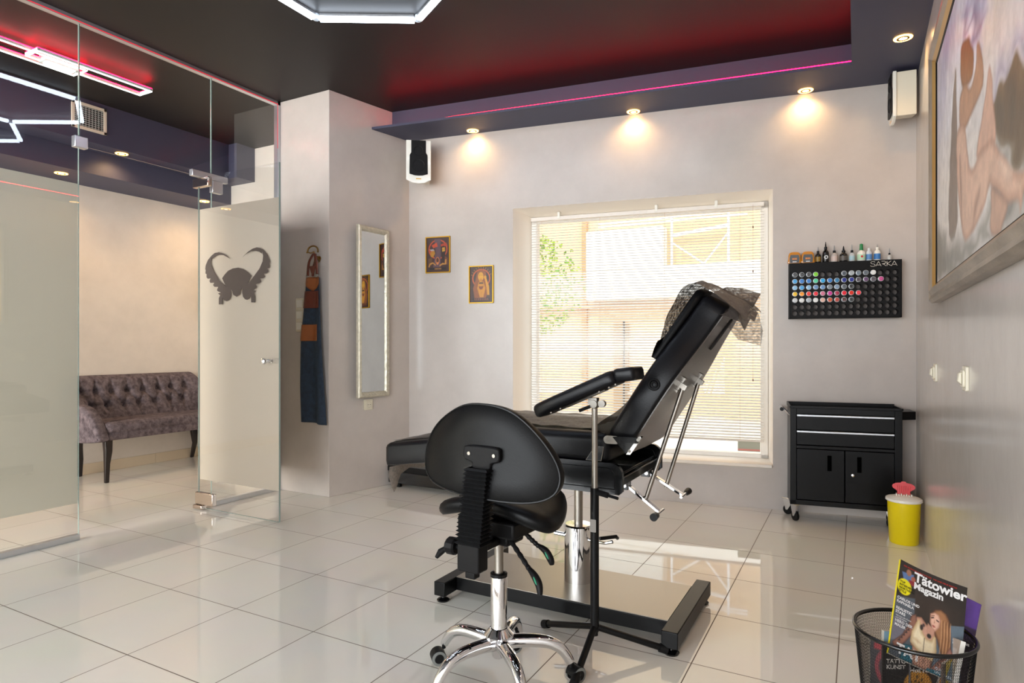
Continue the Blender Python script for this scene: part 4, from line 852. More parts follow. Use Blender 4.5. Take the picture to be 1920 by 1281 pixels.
mb = MB(); mb.prism(sl, 0, .0045, cm('070606', .7), fn=lambda a, b, c: bk3(a, b, -c-.0038)); obj('slot', mb, None, bed)
mb = MB()
for R_, r_ in ((.019, .004), (.010, .004)):
    pts = []
    for k in range(24):
        t = 2*pi*k/24; p = PB+DV*(.164+R_*cos(t))+NV*(.047+R_*sin(t)); pts.append((p.x, 2.275, p.z))
    mb.tube(pts, r_, M['rubber'], 8, closed=True)
obj('side_port', mb, None, bed)
# hinges
mb = MB(); y = 2.252
hp = [(-.905, .668), (-.87, .722), (-.835, .722), (-.845, .668)]; mb.prism(hp, 0, .004, M['black_gloss'], fn=lambda a, b, c: (a, y-c, b)); mb.tube([(a, y-.004, b) for a, b in hp], .0014, M['steel'], 6, closed=True)
mb.prism(rrect(-.835, -.775, .735, .765, .014), 0, .005, M['steel'], fn=lambda a, b, c: (a, y-c, b)); mb.prism([(-.80, .762), (-.775, .765), (-.70, .765), (-.735, .712), (-.75, .705)], .001, .006, M['black_gloss'], fn=lambda a, b, c: (a, y-c, b))
mb.prism([(-.745, .702), (-.730, .702), (-.682, .772), (-.697, .772)], .006, .012, M['chrome'], fn=lambda a, b, c: (a, y-c, b))
for a, b in ((-.822, .75), (-.732, .715), (-.695, .765), (-.70, .758)): mb.cyl((a, y-.004, b), (a, y-.014, b), .006, None, M['steel'], 8)
obj('side_hinge', mb, None, bed)
# support struts
for (p0, p1, lk, tb0, side) in (((-.733, 2.44, .492), (-.585, 2.44, .945), ((-.803, 2.42, .552), (-.690, 2.425, .470)), (-.69, 2.425, .472), -1), ((-.727, 2.72, .490), (-.586, 2.72, .952), ((-.805, 2.72, .548), (-.672, 2.72, .474)), (-.672, 2.72, .476), 1)):
    mb = MB(); mb.tube([p0, p1], .0085, M['steel'], 16); obj('support_strut', mb, None, bed)
    a, b = Vector(lk[0]), Vector(lk[1]); d = (b-a).normalized(); up_ = Vector((0, 1, 0)).cross(d).normalized()
    mb = MB(); vs = []
    for p in (a, b+d*.02):
        for q, r in ((-1, -1), (1, -1), (1, 1), (-1, 1)): vs.append(p+Vector((0, .012*q, 0))+up_*.006*r)
    mb.add(vs, [(0, 1, 2, 3), (7, 6, 5, 4), (0, 4, 5, 1), (1, 5, 6, 2), (2, 6, 7, 3), (3, 7, 4, 0)], M['chrome']); mb.box(lk[0][0]-.025, lk[0][0]+.012, lk[0][1]-.022, lk[0][1]+.022, lk[0][2]-.018, lk[0][2]+.018, M['black_gloss']); mb.cyl((lk[0][0], lk[0][1]-.03, lk[0][2]), (lk[0][0], lk[0][1]-.02, lk[0][2]), .010, None, M['chrome'], 6); li = obj('strut_link', mb, None, bed, bevel=.002)
    e = Vector(tb0)+d*.024
    mb = MB(); mb.tube([e+Vector((0, -.045, 0)), e+Vector((0, .045, 0))], .0055, M['chrome'], 12); k0 = e+Vector((0, .04*side, 0)); mb.tube([k0, k0+Vector((0, .015*side, 0)), k0+Vector((0, .05*side, 0))], [.008, .013, .015], M['rubber'], 16); obj('release_knob', mb, None, li)
    s0 = (Vector(p1)-PB).dot(DV)
    mb = MB(); T = Matrix.Translation(bk3(s0, p1[1], -.006)) @ Matrix.Rotation(-an, 4, 'Y'); mb.box(-.03, .03, -.006, .006, -.003, .003, M['steel'], T); mb.box(-.010, .010, -.012, -.010, -.024, .002, M['steel'], T); mb.box(-.010, .010, .010, .012, -.024, .002, M['steel'], T); mb.cyl((0, -.015, -.015), (0, .015, -.015), .006, None, M['steel'], 12, T=T); mb.box(-.032, -.024, -.014, .014, -.005, .003, M['steel'], T); mb.box(.024, .032, -.014, .014, -.005, .003, M['steel'], T); obj('strut_bracket', mb, None, bed)

# disposable covers (lie on the bed: their own things)
path = [(-1.50, .7745), (-1.3, .7745), (-1.05, .7745), (-.93, .776), (-.885, .795)]
for s_, n_ in ((.03, .112), (.12, .108), (.20, .108), (.26, .125), (.36, .158), (.46, .170), (.52, .166), (.555, .145), (.566, .10), (.566, .05)): p = PB+DV*s_+NV*n_; path.append((p.x, p.z))
path += [(-.372, 1.262), (-.345, 1.232)]
path = smooth2(path, 6, False); NPt = len(path); cum = [0]
for a, b in zip(path, path[1:]): cum.append(cum[-1]+hypot(b[0]-a[0], b[1]-a[1]))
def clo(u, v):  # u across, v along
    tgt = v*cum[-1]; i = max(0, min(NPt-2, next((k for k in range(NPt-1) if cum[k+1] >= tgt), NPt-2))); f_ = (tgt-cum[i])/max(1e-6, cum[i+1]-cum[i])
    x = path[i][0]+(path[i+1][0]-path[i][0])*f_; z = path[i][1]+(path[i+1][1]-path[i][1])*f_
    if v < .40: ya, yb = 2.33, 2.79
    elif v < .62: q = (v-.40)/.22; ya, yb = 2.33+.07*q, 2.79-.02*q
    else: q = (v-.62)/.38; ya, yb = 2.40-.05*q, 2.77
    y = ya+(yb-ya)*u; wv = .0025*sin(v*70+u*5)+.004*sin(u*19+v*9)*(1 if .4 > v or v > .6 else .6)
    nx, nz_ = (0, 1) if v < .33 else ((-.84, .53) if v < .86 else (.3, .95))
    x += nx*(abs(wv)+.0015); z += nz_*(abs(wv)+.0015)
    if v > .80:  # drape at near and far edge over the head
        q = (v-.8)/.2; e = max(0, .22-u)/.22; y += .0; z -= .05*e*q; x += .0
    return (x, y, z)
mb = MB(); mb.grid(26, 110, clo, veil('cover_film', '57504C', .86, .14)); cv = tag(obj('disposable_cover', mb, None, None, recalc=False), 'thin dark grey disposable sheet draped over the raised backrest and seat', 'disposable sheet', 'disposable bed covers')
mb = MB(); vs = [(-.50, 2.40, 1.262), (-.46, 2.39, 1.22), (-.415, 2.40, 1.205), (-.375, 2.42, 1.185), (-.365, 2.45, 1.155), (-.352, 2.50, 1.20), (-.34, 2.52, 1.19), (-.332, 2.55, 1.225), (-.350, 2.56, 1.245), (-.328, 2.60, 1.30), (-.385, 2.60, 1.322), (-.44, 2.52, 1.325), (-.475, 2.45, 1.30)]
c0 = (-.41, 2.48, 1.265); mb.add(vs+[c0], [(i, (i+1) % len(vs), len(vs)) for i in range(len(vs))], veil('cover_fold', '4C4541', .88, .1))
mb.add([(-.44, 2.62, 1.25), (-.34, 2.62, 1.23), (-.332, 2.70, 1.16), (-.345, 2.74, 1.10), (-.43, 2.72, 1.125), (-.455, 2.66, 1.17)], [(0, 1, 2, 3, 4, 5)], veil('cover_tail', '6E6660', .55, .2))
o = obj('hanging_tail', mb, None, cv, recalc=False)
mb = MB()
def leg_clo(u, v):
    a = .03+.335*v; y = 2.31+.42*u; p = legf(a, y, .1045); wv = .002*sin(v*23+u*11); return (p[0], p[1], p[2]+abs(wv))
mb.grid(14, 16, leg_clo, veil('cover_leg', '3A3532', .8, .1))
xe, ye = legf(.387, 0, 0)[0], 0
def drop(u, v): y = 2.30+.30*u; return (-1.897-.006*v+.01*sin(u*6), y, .553-.012-(.03+.085*max(0, 1-abs(u-.12)/.12)+.02*sin(u*4+1)**2)*v)
mb.grid(20, 6, drop, veil('cover_leg_tail', '8A7F75', .85, .15))
tag(obj('disposable_cover', mb, None, None, recalc=False), 'crumpled dark disposable sheet on the leg rest with a pointed corner hanging', 'disposable sheet', 'disposable bed covers')

# ================================================================== ARM REST STAND
AX, AY = -.823, 2.125
ar = thing('armrest_stand', 'black tripod armrest stand with padded black armrest beside the bed', 'armrest', (AX, AY, 0))
mb = MB(); mb.tube([(0, 0, .085), (0, 0, .594)], .0155, M['black'], 24); mb.cyl((0, 0, .07), (0, 0, .10), .012, None, M['rubber'], 16); obj('lower_post', mb, None, ar)
mb = MB(); mb.prism(rrect(-.011, .011, .44, .485, .003), -.0165, -.0155, cm('8E8A84', .35), fn=lambda a, b, c: (a, c, b)); obj('maker_sticker', mb, None, ar)
mb = MB(); mb.tube([(0, 0, .59), (0, 0, .88)], .0105, M['steel'], 20); obj('upper_post', mb, None, ar)
for a_, L_ in ((158, .262), (38-10, .25), (-84, .245)):
    dx, dy = cos(radians(a_)), sin(radians(a_)); mb = MB(); mb.tube([(dx*.012, dy*.012, .098), (dx*L_, dy*L_, .022)], .0115, M['black'], 16); lg = obj('leg', mb, None, ar)
    mb = MB(); mb.tube([(dx*(L_-.02), dy*(L_-.02), .027), (dx*(L_+.008), dy*(L_+.008), .018)], .0155, M['rubber'], 16); obj('foot_cap', mb, None, lg)
mb = MB(); mb.tube([(.012, -.005, .58), (.04, -.012, .578), (.055, -.015, .576)], .010, M['rubber'], 12); mb.tube([(.055, -.015, .576), (.095, -.025, .572)], .0055, M['black'], 10); obj('clamp_knob', mb, None, ar)
mb = MB(); mb.lathe([(0, -.016), (.014, -.016), (.017, -.008), (.017, .008), (.014, .016), (0, .016)], M['steel'], 24, Matrix.Translation((0, 0, .893)) @ Matrix.Rotation(radians(90), 4, 'X')); mb.box(-.02, .012, -.013, .013, .893, .915, M['steel']); mb.tube([(-.01, -.016, .885), (-.05, -.022, .868)], .006, M['black'], 8); mb.cyl((.028, -.008, .895), (.028, .008, .895), .013, None, M['steel'], 16); obj('swivel_head', mb, None, ar)
aa = radians(24)
def armf(a, b, c): return (-.02+a*cos(aa)-c*sin(aa), b, .918+a*sin(aa)+c*cos(aa))
mb = MB(); mb.cushion(smooth2([(-.20, -.05), (-.205, 0), (-.20, .05), (-.12, .068), (.06, .068), (.13, .062), (.14, 0), (.13, -.062), (.06, -.068), (-.12, -.068)], 4), [(.012, 0), (.002, .006), (0, .014), (0, .034), (.005, .044), (.016, .049), (.03, .051)], armf, M['leather']); pd_ = obj('arm_pad', mb, None, ar, ang=60)
mb = MB(); aa2 = radians(8); J = armf(.135, 0, 0)
def armf2(a, b, c): return (J[0]+a*cos(aa2)-c*sin(aa2), b, J[2]+.002+a*sin(aa2)+c*cos(aa2))
mb.cushion(rrect(-.012, .065, -.062, .062, .015, 4), [(.008, 0), (0, .01), (0, .034), (.004, .044), (.016, .047)], armf2, M['leather']); obj('wrist_pad', mb, None, ar, ang=60)
mb = MB(); T = Matrix.Translation(armf(0, 0, 0)) @ Matrix.Rotation(-aa, 4, 'Y'); mb.box(-.10, .07, -.02, .02, -.004, .0, M['steel'], T)
for k in (-.14, -.10, .06, .1, .125): mb.cyl((k, -.05, -.004), (k, -.05, .001), .004, None, M['steel'], 8, T=T)
obj('pad_plate', mb, None, ar)

# ================================================================== STOOL
stl = thing('saddle_stool', 'black saddle stool with backrest and chrome five-arm base on casters', 'stool', (-1.027, 1.795, 0), radians(-4))
mb = MB(); mb.lathe([(.0, .088), (.020, .088), (.024, .094), (.026, .15), (.045, .158), (.048, .163), (.031, .182), (.029, .184)], M['chrome'], 40); obj('base_hub', mb, None, stl)
mb = MB(); mb.lathe([(.0265, .165), (.0265, .352), (.024, .357)], M['chrome'], 40); obj('gas_cylinder', mb, None, stl)
mb = MB(); mb.lathe([(.028, .350), (.028, .360), (.018, .362)], M['black'], 32); obj('cylinder_collar', mb, None, stl)
mb = MB(); mb.lathe([(.015, .355), (.015, .47)], M['steel'], 28); obj('piston', mb, None, stl)
for k in range(5):
    a_ = radians(101.7+4+72*k); dx, dy = cos(a_), sin(a_)
    pts = smooth2([(.02, .135), (.08, .140), (.15, .136), (.195, .118), (.222, .088), (.234, .068)], 4, False)
    mb = MB(); N_ = len(pts); mb.tube([(dx*p[0], dy*p[0], p[1]) for p in pts], [.0235-.0095*(i/(N_-1)) for i in range(N_)], M['chrome'], 20); am = obj('base_arm', mb, None, stl)
    ca = a_+[2.2, .9, 1.4, 2.6, .6][k]; T = Matrix.Translation((dx*.236, dy*.236, 0)) @ Matrix.Rotation(ca, 4, 'Z')
    mb = MB(); mb.cyl((0, 0, .05), (0, 0, .075), .007, None, M['black'], 10, T=T); mb.prism([(.02+.026*cos(radians(t)), .026+.026*sin(radians(t))) for t in range(-10, 200, 15)], -.022, .022, M['rubber'], fn=lambda a, b, c: (a-.0, c, b), T=T)
    cst = obj('caster', mb, None, am, bevel=.002)
    for sd in (-1, 1):
        mb = MB(); mb.lathe([(0, .005*1), (.014, .006), (.016, .004), (.0245, .003), (.0255, -.006), (.0, -.008)], None, 24, T @ Matrix.Translation((.02, sd*.020, .0257)) @ Matrix.Rotation(radians(-90*sd), 4, 'X'), mats=[M['rubber'], M['rubber'], M['rubber_light'], M['rubber_light'], M['rubber']]); obj('wheel', mb, None, cst)
# seat: saddle shape
mb = MB()
out = smooth2([(-.205, -.03), (-.195, -.09), (-.13, -.125), (0, -.115), (.13, -.125), (.195, -.09), (.205, -.03), (.175, .09), (.12, .20), (.06, .25), (0, .258), (-.06, .25), (-.12, .20), (-.175, .09)], 4)
def seatf(a, b, c):
    sag = -.95*a*a*(1+1.0*max(0, b)) + .12*max(0, -b) + .03*abs(b)
    return (a*1.05-.008, b+.045, .548+c+sag)
mb.cushion(out, [(.03, 0), (.012, .002), (.002, .014), (0, .026), (.003, .038), (.016, .048), (.04, .053)], seatf, M['leather_soft']); obj('seat', mb, None, stl, ang=60)
mb = MB(); mb.box(-.125, .095, -.06, .12, .492, .545); mb.box(-.06, .06, -.04, .06, .462, .495); obj('seat_mechanism', mb, M['black_matte'], stl, bevel=.008)
mb = MB(); out = smooth2([(-.240, .715), (-.236, .785), (-.19, .850), (-.11, .902), (-.04, .922), (.05, .918), (.12, .892), (.19, .832), (.238, .765), (.250, .71), (.225, .668), (.15, .648), (.0, .648), (-.12, .656), (-.205, .675)], 4)
def backf(a, b, c): return (a+.045, -.172+c+.75*a*a+.12*(b-.78), b)
mb.cushion(out, [(.004, 0), (0, .004), (0, .03), (.005, .042), (.02, .050), (.05, .054)], backf, M['leather_soft']); obj('backrest', mb, None, stl, ang=60)
mb = MB(); ed = [backf(a, b, .002) for a, b in out]; mb.tube(ed, .0035, M['black'], 6, closed=True); obj('piping', mb, None, stl)
mb = MB(); T = Matrix.Translation((.060, -.180, .775)); out = smooth2([(-.062, -.014), (-.064, .012), (-.05, .026), (.05, .026), (.064, .012), (.062, -.014), (.034, -.024), (.028, -.042), (-.028, -.042), (-.034, -.024)], 3); mb.prism(out, -.006, .014, M['black_matte'], fn=lambda a, b, c: (a, c, b), T=T); brk = obj('backrest_bracket', mb, None, stl, bevel=.004)
mb = MB()
for x in (-.043, .047): mb.cyl((.060+x, -.189, .775+.003), (.060+x, -.185, .775+.003), .0055, None, M['steel'], 12)
obj('bracket_screw', mb, None, brk)
# rubber bellows
mb = MB(); pz = [(.728, .034, -.175), (.56, .018, -.165), (.466, .012, -.160)]
vs = []; N_ = 38
for i in range(N_+1):
    t = i/N_; z = .738+(.500-.738)*t; x = .056-.038*t; y = -.182+.014*t; e = .009 if i % 2 else 0; wx = .034+.006*t+e; wy = .020+.004*t+e*.8
    for sx_, sy_ in ((-1, -1), (1, -1), (1, 1), (-1, 1)): vs.append((x+wx*sx_, y+wy*sy_, z))
mb.add(vs, [(i*4+k, i*4+(k+1) % 4, (i+1)*4+(k+1) % 4, (i+1)*4+k) for i in range(N_) for k in range(4)], M['rubber']); obj('rubber_bellows', mb, None, stl, smooth=False)
mb = MB(); mb.prism(rrect(-.022, .058, .422, .505, .008), -.195, -.145, M['black_matte'], fn=lambda a, b, c: (a, c, b)); mb.box(0, .036, -.185, -.155, .40, .422, M['black_matte']); mb.box(0, .03, -.15, .0, .465, .488, M['black_matte']); obj('post_housing', mb, None, stl, bevel=.004)
mb = MB(); T = Matrix.Translation((-.044, -.165, .482)) @ Matrix.Rotation(radians(90), 4, 'Y'); pf = []
mb.lathe([(0, -.035), (.022, -.035), (.027, -.03), (.027, -.005), (.022, 0), (0, 0)], M['black_matte'], 12, T); mb.cyl((-.05, -.165, .482), (-.015, -.165, .482), .008, None, M['black_matte'], 12); obj('adjusting_knob', mb, None, stl, ang=20)
mb = MB(); mb.tube([(-.03, -.04, .50), (-.075, -.10, .485), (-.100, -.13, .465)], .006, M['black_matte'], 8); mb.tube([(-.098, -.13, .468), (-.122, -.15, .448), (-.134, -.155, .43)], [.006, .011, .006], M['black_matte'], 10); obj('tilt_lever', mb, None, stl)
def handle(pts, paddle, name):
    P = smooth2(pts, 6, False); mb = MB(); rs = [.0085 if i % 2 else .0065 for i in range(len(P))]; mb.tube(P, rs, M['black_matte'], 10); lv = obj(name, mb, None, stl, ang=20)
    mb = MB(); Q = smooth2(paddle, 4, False); N = len(Q); mb.tube(Q, [.007+.005*sin(pi*i/(N-1)) for i in range(N)], M['black_matte'], 12); pad = obj('paddle_grip', mb, None, lv)
    a, b = Vector(Q[N//2]), Vector(Q[N//2+2]); d = (b-a).normalized()
    mb = MB(); c = a+Vector((0, -.0125, .003)); mb.tube([c-d*.012, c, c+d*.012], [.0015, .003, .0015], cm('2E8A68', .5), 6); obj('green_mark', mb, None, pad)
handle([(.01, -.03, .495), (.05, -.03, .495), (.10, -.04, .455), (.15, -.055, .415)], [(.148, -.055, .418), (.172, -.062, .402), (.192, -.07, .380), (.200, -.078, .355)], 'height_lever')
handle([(.035, .015, .52), (.065, .025, .51), (.10, .035, .478), (.125, .045, .455)], [(.125, .045, .457), (.15, .045, .445), (.168, .045, .42), (.172, .045, .405)], 'angle_lever')

# ================================================================== WASTE BASKET AND MAGAZINES
BX_, BY_ = .136, 2.10
wb = thing('waste_basket', 'round black wire mesh basket holding magazines by the right wall', 'waste basket', (BX_, BY_, 0))
rt, rb, hb_ = .146, .118, .30
mb = MB(); NA, NZ = 150, 64
mb.add([((rb+(rt-rb)*j/NZ)*cos(2*pi*(i+.5*(j % 2))/NA), (rb+(rt-rb)*j/NZ)*sin(2*pi*(i+.5*(j % 2))/NA), .01+(hb_-.012)*j/NZ) for j in range(NZ+1) for i in range(NA)],
       [(j*NA+i, j*NA+(i+1) % NA, (j+1)*NA+(i+1) % NA, (j+1)*NA+i) if j % 2 == 0 else (j*NA+i, j*NA+(i+1) % NA, (j+1)*NA+(i+1) % NA, (j+1)*NA+i) for j in range(NZ) for i in range(NA)], M['black'])
o = obj('wire_mesh', mb, None, wb, recalc=False); q = o.modifiers.new('w', 'WIREFRAME'); q.thickness = .0013; q.use_even_offset = False
mb = MB(); mb.tube([(rt*cos(2*pi*k/64), rt*sin(2*pi*k/64), hb_) for k in range(64)], .0055, M['black_gloss'], 12, closed=True); obj('rim', mb, None, wb)
mb = MB(); mb.lathe([(0, .012), (rb-.004, .012), (rb+.003, .02), (rb+.003, .002), (rb-.01, 0), (0, 0)], M['black'], 48); obj('basket_bottom', mb, None, wb)
# camera-facing frame used only to give measured directions in metres
RX = Vector((cos(YAW), sin(YAW), 0)); FW = Vector((-sin(YAW), cos(YAW), 0)); UPV = Vector((0, 0, 1))
def magazine(name, label, O, r, d, wdt, hgt, thick, cover, curl=0.0, spine='D8D8D8'):
    # O top-left corner, r right unit, d down unit
    r = r.normalized(); d = (d-r*d.dot(r)).normalized(); n = r.cross(d).normalized()
    if n.dot(Vector((0, 0, 1.1))-O+Vector((0, 0, 0))) > 0 and False: n = -n
    toC = Vector((0, 0, 1.1))-O
    if n.dot(toC) < 0: n = -n
    def P(a, b, h): # a,b in 0..1
        c = curl*(-(2*a-1)**2+1)*(1-b*.5); return O+r*(a*wdt)+d*(b*hgt)-n*c+n*h
    t = thing(name, label, 'magazine', (0, 0, 0), 0, 'magazines in the wire basket')
    mb = MB(); NU, NV = 14, 4
    for h, flip, m_ in ((0, 0, cover['bg']), (-thick, 1, cm('C9C4BC', .5))):
        mb.grid(NU, NV, lambda i, j: P(i, j, h), m_)
    mb.add([P(0, 0, 0), P(0, 1, 0), P(0, 1, -thick), P(0, 0, -thick)], [(0, 1, 2, 3)], cm(spine, .4))
    for k in range(NU-1):
        for b in (0, 1): mb.add([P(k/(NU-1), b, 0), P((k+1)/(NU-1), b, 0), P((k+1)/(NU-1), b, -thick), P(k/(NU-1), b, -thick)], [(0, 1, 2, 3)], cm('B8B2A8', .6))
    mb.add([P(1, 0, 0), P(1, 1, 0), P(1, 1, -thick), P(1, 0, -thick)], [(0, 1, 2, 3)], cm('B8B2A8', .6))
    obj('cover', mb, None, t, recalc=False)
    lay = [0.0]
    if cover.get('art'):
        LY = []
        def pl(pts, col, soft=.006, shade=None): LY.append(([(a, 1-b) for a, b in pts], col, soft, shade))
        cover['art'](pl); res = cover.get('res', 60)
        painted_obj('cover_art', lambda u, v: P(u, 1-v, .0004), painted(res, int(res*1.34), cover['base'], LY, wdt/hgt, 5, .10, 14, 14), vcol('cover_ink', .28, .3), t)
        lay[0] = .0003
    for (body, size, a, b, col, bold) in cover.get('text', []):
        lay[0] += .00015; L_ = lay[0]
        text_mesh(body, size, lambda x, y: P(a+x/wdt, b-y/hgt, .0004+L_), cm(col, .35), 'cover_text', t, bold)
    return t
def camdir(x, y, z): return RX*x-UPV*y+FW*z
def art_main(pl):
    def ell(cx, cy, rx, ry, col, n=20): pl([(cx+rx*cos(2*pi*k/n), cy+ry*sin(2*pi*k/n)) for k in range(n)], col)
    pl([(.15, .28), (.6, .24), (.9, .3), (.9, .5), (.2, .5)], '3A302A', .1)
    pl([(0, .40), (.3, .34), (.35, 1), (0, 1)], '545A62'); pl([(.66, .5), (1, .42), (1, 1), (.62, 1)], '5E6C78'); pl([(0, .62), (.16, .58), (.2, .8), (0, .86)], '6C6A74')
    pl([(.05, .12), (.24, .10), (.26, .2), (.1, .22)], '5A78A8'); ell(.16, .10, .04, .035, 'A07058'); ell(.24, .15, .035, .03, 'A8604C'); pl([(.17, .17), (.3, .17), (.3, .22), (.18, .22)], '8A2E36')
    ell(.115, .27, .115, .085, 'E8DC10', 28)
    pl([(.54, .50), (.55, .42), (.60, .36), (.68, .335), (.76, .36), (.81, .42), (.84, .55), (.86, .70), (.82, .84), (.76, .82), (.70, .74), (.66, .66)], '9A6C4A', .008, ('4E3226', .03))
    for k in range(7): x = .70+.02*k; pl([(x, .44+.01*k), (x+.006, .44), (x+.02, .62), (x+.012, .80), (x+.004, .80), (x+.012, .62)], ['C89A70', '6E482E'][k % 2], .004)
    pl([(.33, .52), (.42, .50), (.50, .55), (.56, .57), (.62, .60), (.66, .70), (.62, .84), (.30, .80), (.29, .62)], 'C99A84', .006, ('94644E', .03))
    pl([(.27, .52), (.34, .49), (.37, .58), (.31, .72), (.20, .85), (.06, .92), (.03, .87), (.16, .76), (.23, .65)], '8E6252', .006, ('4A3430', .02)); pl([(.84, .68), (.89, .74), (.83, .88), (.70, .98), (.60, .97), (.68, .88), (.78, .78)], 'A8786A', .006, ('6A463C', .02))
    for k in range(6): pl([(.10+.03*k, .84-.035*k), (.14+.03*k, .80-.035*k), (.15+.03*k, .83-.035*k)], '40302E', .004); pl([(.66+.025*k, .92-.03*k), (.69+.025*k, .91-.03*k), (.68+.025*k, .94-.03*k)], '4A3A36', .004)
    pl([(.31, .80), (.62, .87), (.60, 1), (.29, 1)], 'B88A74', .006, ('7E5646', .03)); pl([(.20, .84), (.33, .82), (.36, 1), (.16, 1)], '2E6878', .006, ('1C3E48', .02)); pl([(.56, .97), (.75, .95), (.75, 1), (.54, 1)], '2E6878')
    pl([(.54, .42), (.60, .39), (.66, .40), (.69, .45), (.68, .53), (.63, .585), (.58, .57), (.545, .51)], 'D9AC96', .006, ('A47460', .02))
    pl([(.52, .53), (.62, .58), (.60, .66), (.50, .63)], 'B98A76', .006)
    pl([(.55, .455), (.59, .44), (.60, .452), (.56, .467)], '2E1A16', .004); pl([(.63, .455), (.67, .465), (.668, .478), (.63, .47)], '2E1A16', .004); pl([(.555, .435), (.60, .42), (.60, .428), (.56, .442)], '5A3A28', .003); pl([(.605, .47), (.615, .50), (.60, .505)], 'A8745E', .004); pl([(.575, .53), (.60, .525), (.63, .54), (.60, .55)], '9E4A44', .004)
    pl([(.37, .54), (.40, .53), (.46, .65), (.52, .69), (.58, .69), (.62, .63), (.645, .645), (.67, .78), (.62, .89), (.45, .87), (.29, .79), (.30, .68)], 'EBDAB8', .006, ('B8986A', .04)); pl([(.485, .69), (.495, .69), (.492, .86), (.482, .86)], '6A5A48', .003); pl([(.33, .74), (.40, .77), (.44, .76), (.38, .73)], 'CDB08A', .015)
    ell(.55, .655, .032, .024, '2A2624'); ell(.435, .60, .025, .03, '3A302E'); ell(.46, .57, .02, .018, '4A3A38'); pl([(.40, .88), (.415, .88), (.42, .95), (.405, .94)], '3A2A26'); pl([(.50, .90), (.51, .90), (.51, .94), (.50, .94)], '3A2A26')
c1 = dict(bg=cm('2C2724', .28, coat=.3), base='2C2724',res=260, art=art_main, text=[('T\u00e4towier', .0375, .25, .155, 'ECECEC', .0012), ('Magazin', .026, .255, .235, 'E4E4E4', .0009), ('DER FRUEHLING DER TATTOOS   INK UND NEUE MOTIVE', .0058, .06, .055, 'B83028', .0001),
     ('TOP\nINTERVIEWS\nNORTHERN\nSTYLE', .0085, .03, .24, '1A1A10', .0002), ('CARLOS UND\nRAPHAELA', .0105, .02, .42, 'E6E6E6', .0003), ('REALISTIC\nSTARS', .0105, .02, .53, 'E6E6E6', .0003), ('HERO DER\nMALER', .0105, .03, .66, 'D6D6D6', .0003),
     ('lebt fuer die Kunst\nund die Farbe', .006, .03, .60, 'C8C8C8', .0001), ('TAT', .036, .10, .955, 'F0F0F0', .0012), ('LA COENIS\nMARI', .008, .86, .60, 'E0E0E0', .0002), ('KUNST\nUND HAUT', .010, .66, .95, 'DDE4EC', .0002)])
TLc = Vector((0, 0, 1.1))+camdir(.6126*1.82, .3365*1.82, 1.82)
magazine('magazine', 'front tattoo magazine with yellow spine and woman in cream top', TLc, camdir(.180, .075, -.03), camdir(-.116, .207, -.12), .187, .265, .008, c1, .012, 'E8D400')
def art_p(pl):
    pl([(.0, .0), (1, 0), (1, .3), (0, .34)], '6A4AA0'); pl([(0, .34), (.7, .30), (.6, .5), (0, .55)], 'D8C020'); pl([(.2, .5), (1, .45), (1, 1), (.2, 1)], '3A2A36'); pl([(.1, .4), (.45, .38), (.45, .45), (.1, .48)], 'C03A70')
c2 = dict(bg=cm('4A3A58', .3, coat=.3), base='4A3A58', art=art_p, text=[('skin', .07, .08, .26, 'D8D4E4', .002)])
magazine('magazine', 'purple magazine leaning behind the front one at the basket right', Vector((0, 0, 1.1))+camdir(.640*1.86, .362*1.86, 1.86), camdir(.19, .085, -.05), camdir(-.09, .22, -.1), .175, .25, .005, c2, -.006, '2A2030')
def art_w(pl): pl([(.1, .1), (.9, .1), (.9, .3), (.1, .3)], 'C8C0B8'); pl([(.3, .4), (.7, .4), (.6, .7), (.4, .7)], 'C8781E')
c3 = dict(bg=cm('A89C90', .4), base='A89C90', art=art_w, text=[('INK', .03, .2, .25, '8A2030', .0008)])
magazine('magazine', 'pale magazine edge on, standing at the right inside basket', Vector((BX_+.105, BY_-.045, .315)), camdir(.02, .03, .12), camdir(-.06, .2, .0), .10, .25, .012, c3, 0, 'E8E4DC')
def art_d(pl):
    n = 26; pl([(.55+.22*cos(2*pi*k/n), .45+.17*sin(2*pi*k/n)) for k in range(n)], 'B07A2E')
    for k in range(18): a = k*2.4; r = .05+.13*(k/18); pl([(.55+r*cos(a), .45+r*.75*sin(a)), (.58+r*cos(a), .45+r*.75*sin(a)), (.57+r*cos(a), .49+r*.75*sin(a)), (.54+r*cos(a), .48+r*.75*sin(a))], '1C120C')
c4 = dict(bg=cm('1A1513', .35, coat=.2), base='1A1513', art=art_d, text=[('Hot Needle Ink', .018, .42, .30, 'D8D0C8', .0003), ('TATTOO\nKUNST', .016, .05, .2, 'C8C0B8', .0004)])
magazine('magazine', 'dark magazine with gold round emblem against the front mesh', Vector((BX_-.075, BY_-.075, .275)), camdir(1, 0, -.05), Vector((0, .02, -1)), .17, .245, .008, c4, 0, '2A2422')
def art_r(pl):
    n = 24; pl([(.5+.38*cos(2*pi*k/n), .3+.24*sin(2*pi*k/n)) for k in range(n)], '8A2A34'); pl([(.5+.28*cos(2*pi*k/n), .3+.17*sin(2*pi*k/n)) for k in range(n)], '2A1618'); pl([(.5+.16*cos(2*pi*k/n), .3+.1*sin(2*pi*k/n)) for k in range(n)], '9A3038'); pl([(.1, .03), (.9, .03), (.9, .1), (.1, .1)], 'A02830')
c5 = dict(bg=cm('241A1C', .35), base='241A1C', art=art_r, text=[('STYLE', .02, .2, .75, 'C8C4C0', .0004), ('X', .03, .2, .93, 'B02830', .001)])
magazine('magazine', 'dark magazine with red ring pattern at the basket left side', Vector((BX_-.105, BY_-.015, .262)), camdir(.6, 0, -.62), Vector((.01, 0, -1)), .10, .235, .008, c5, 0, '3A2A2C')
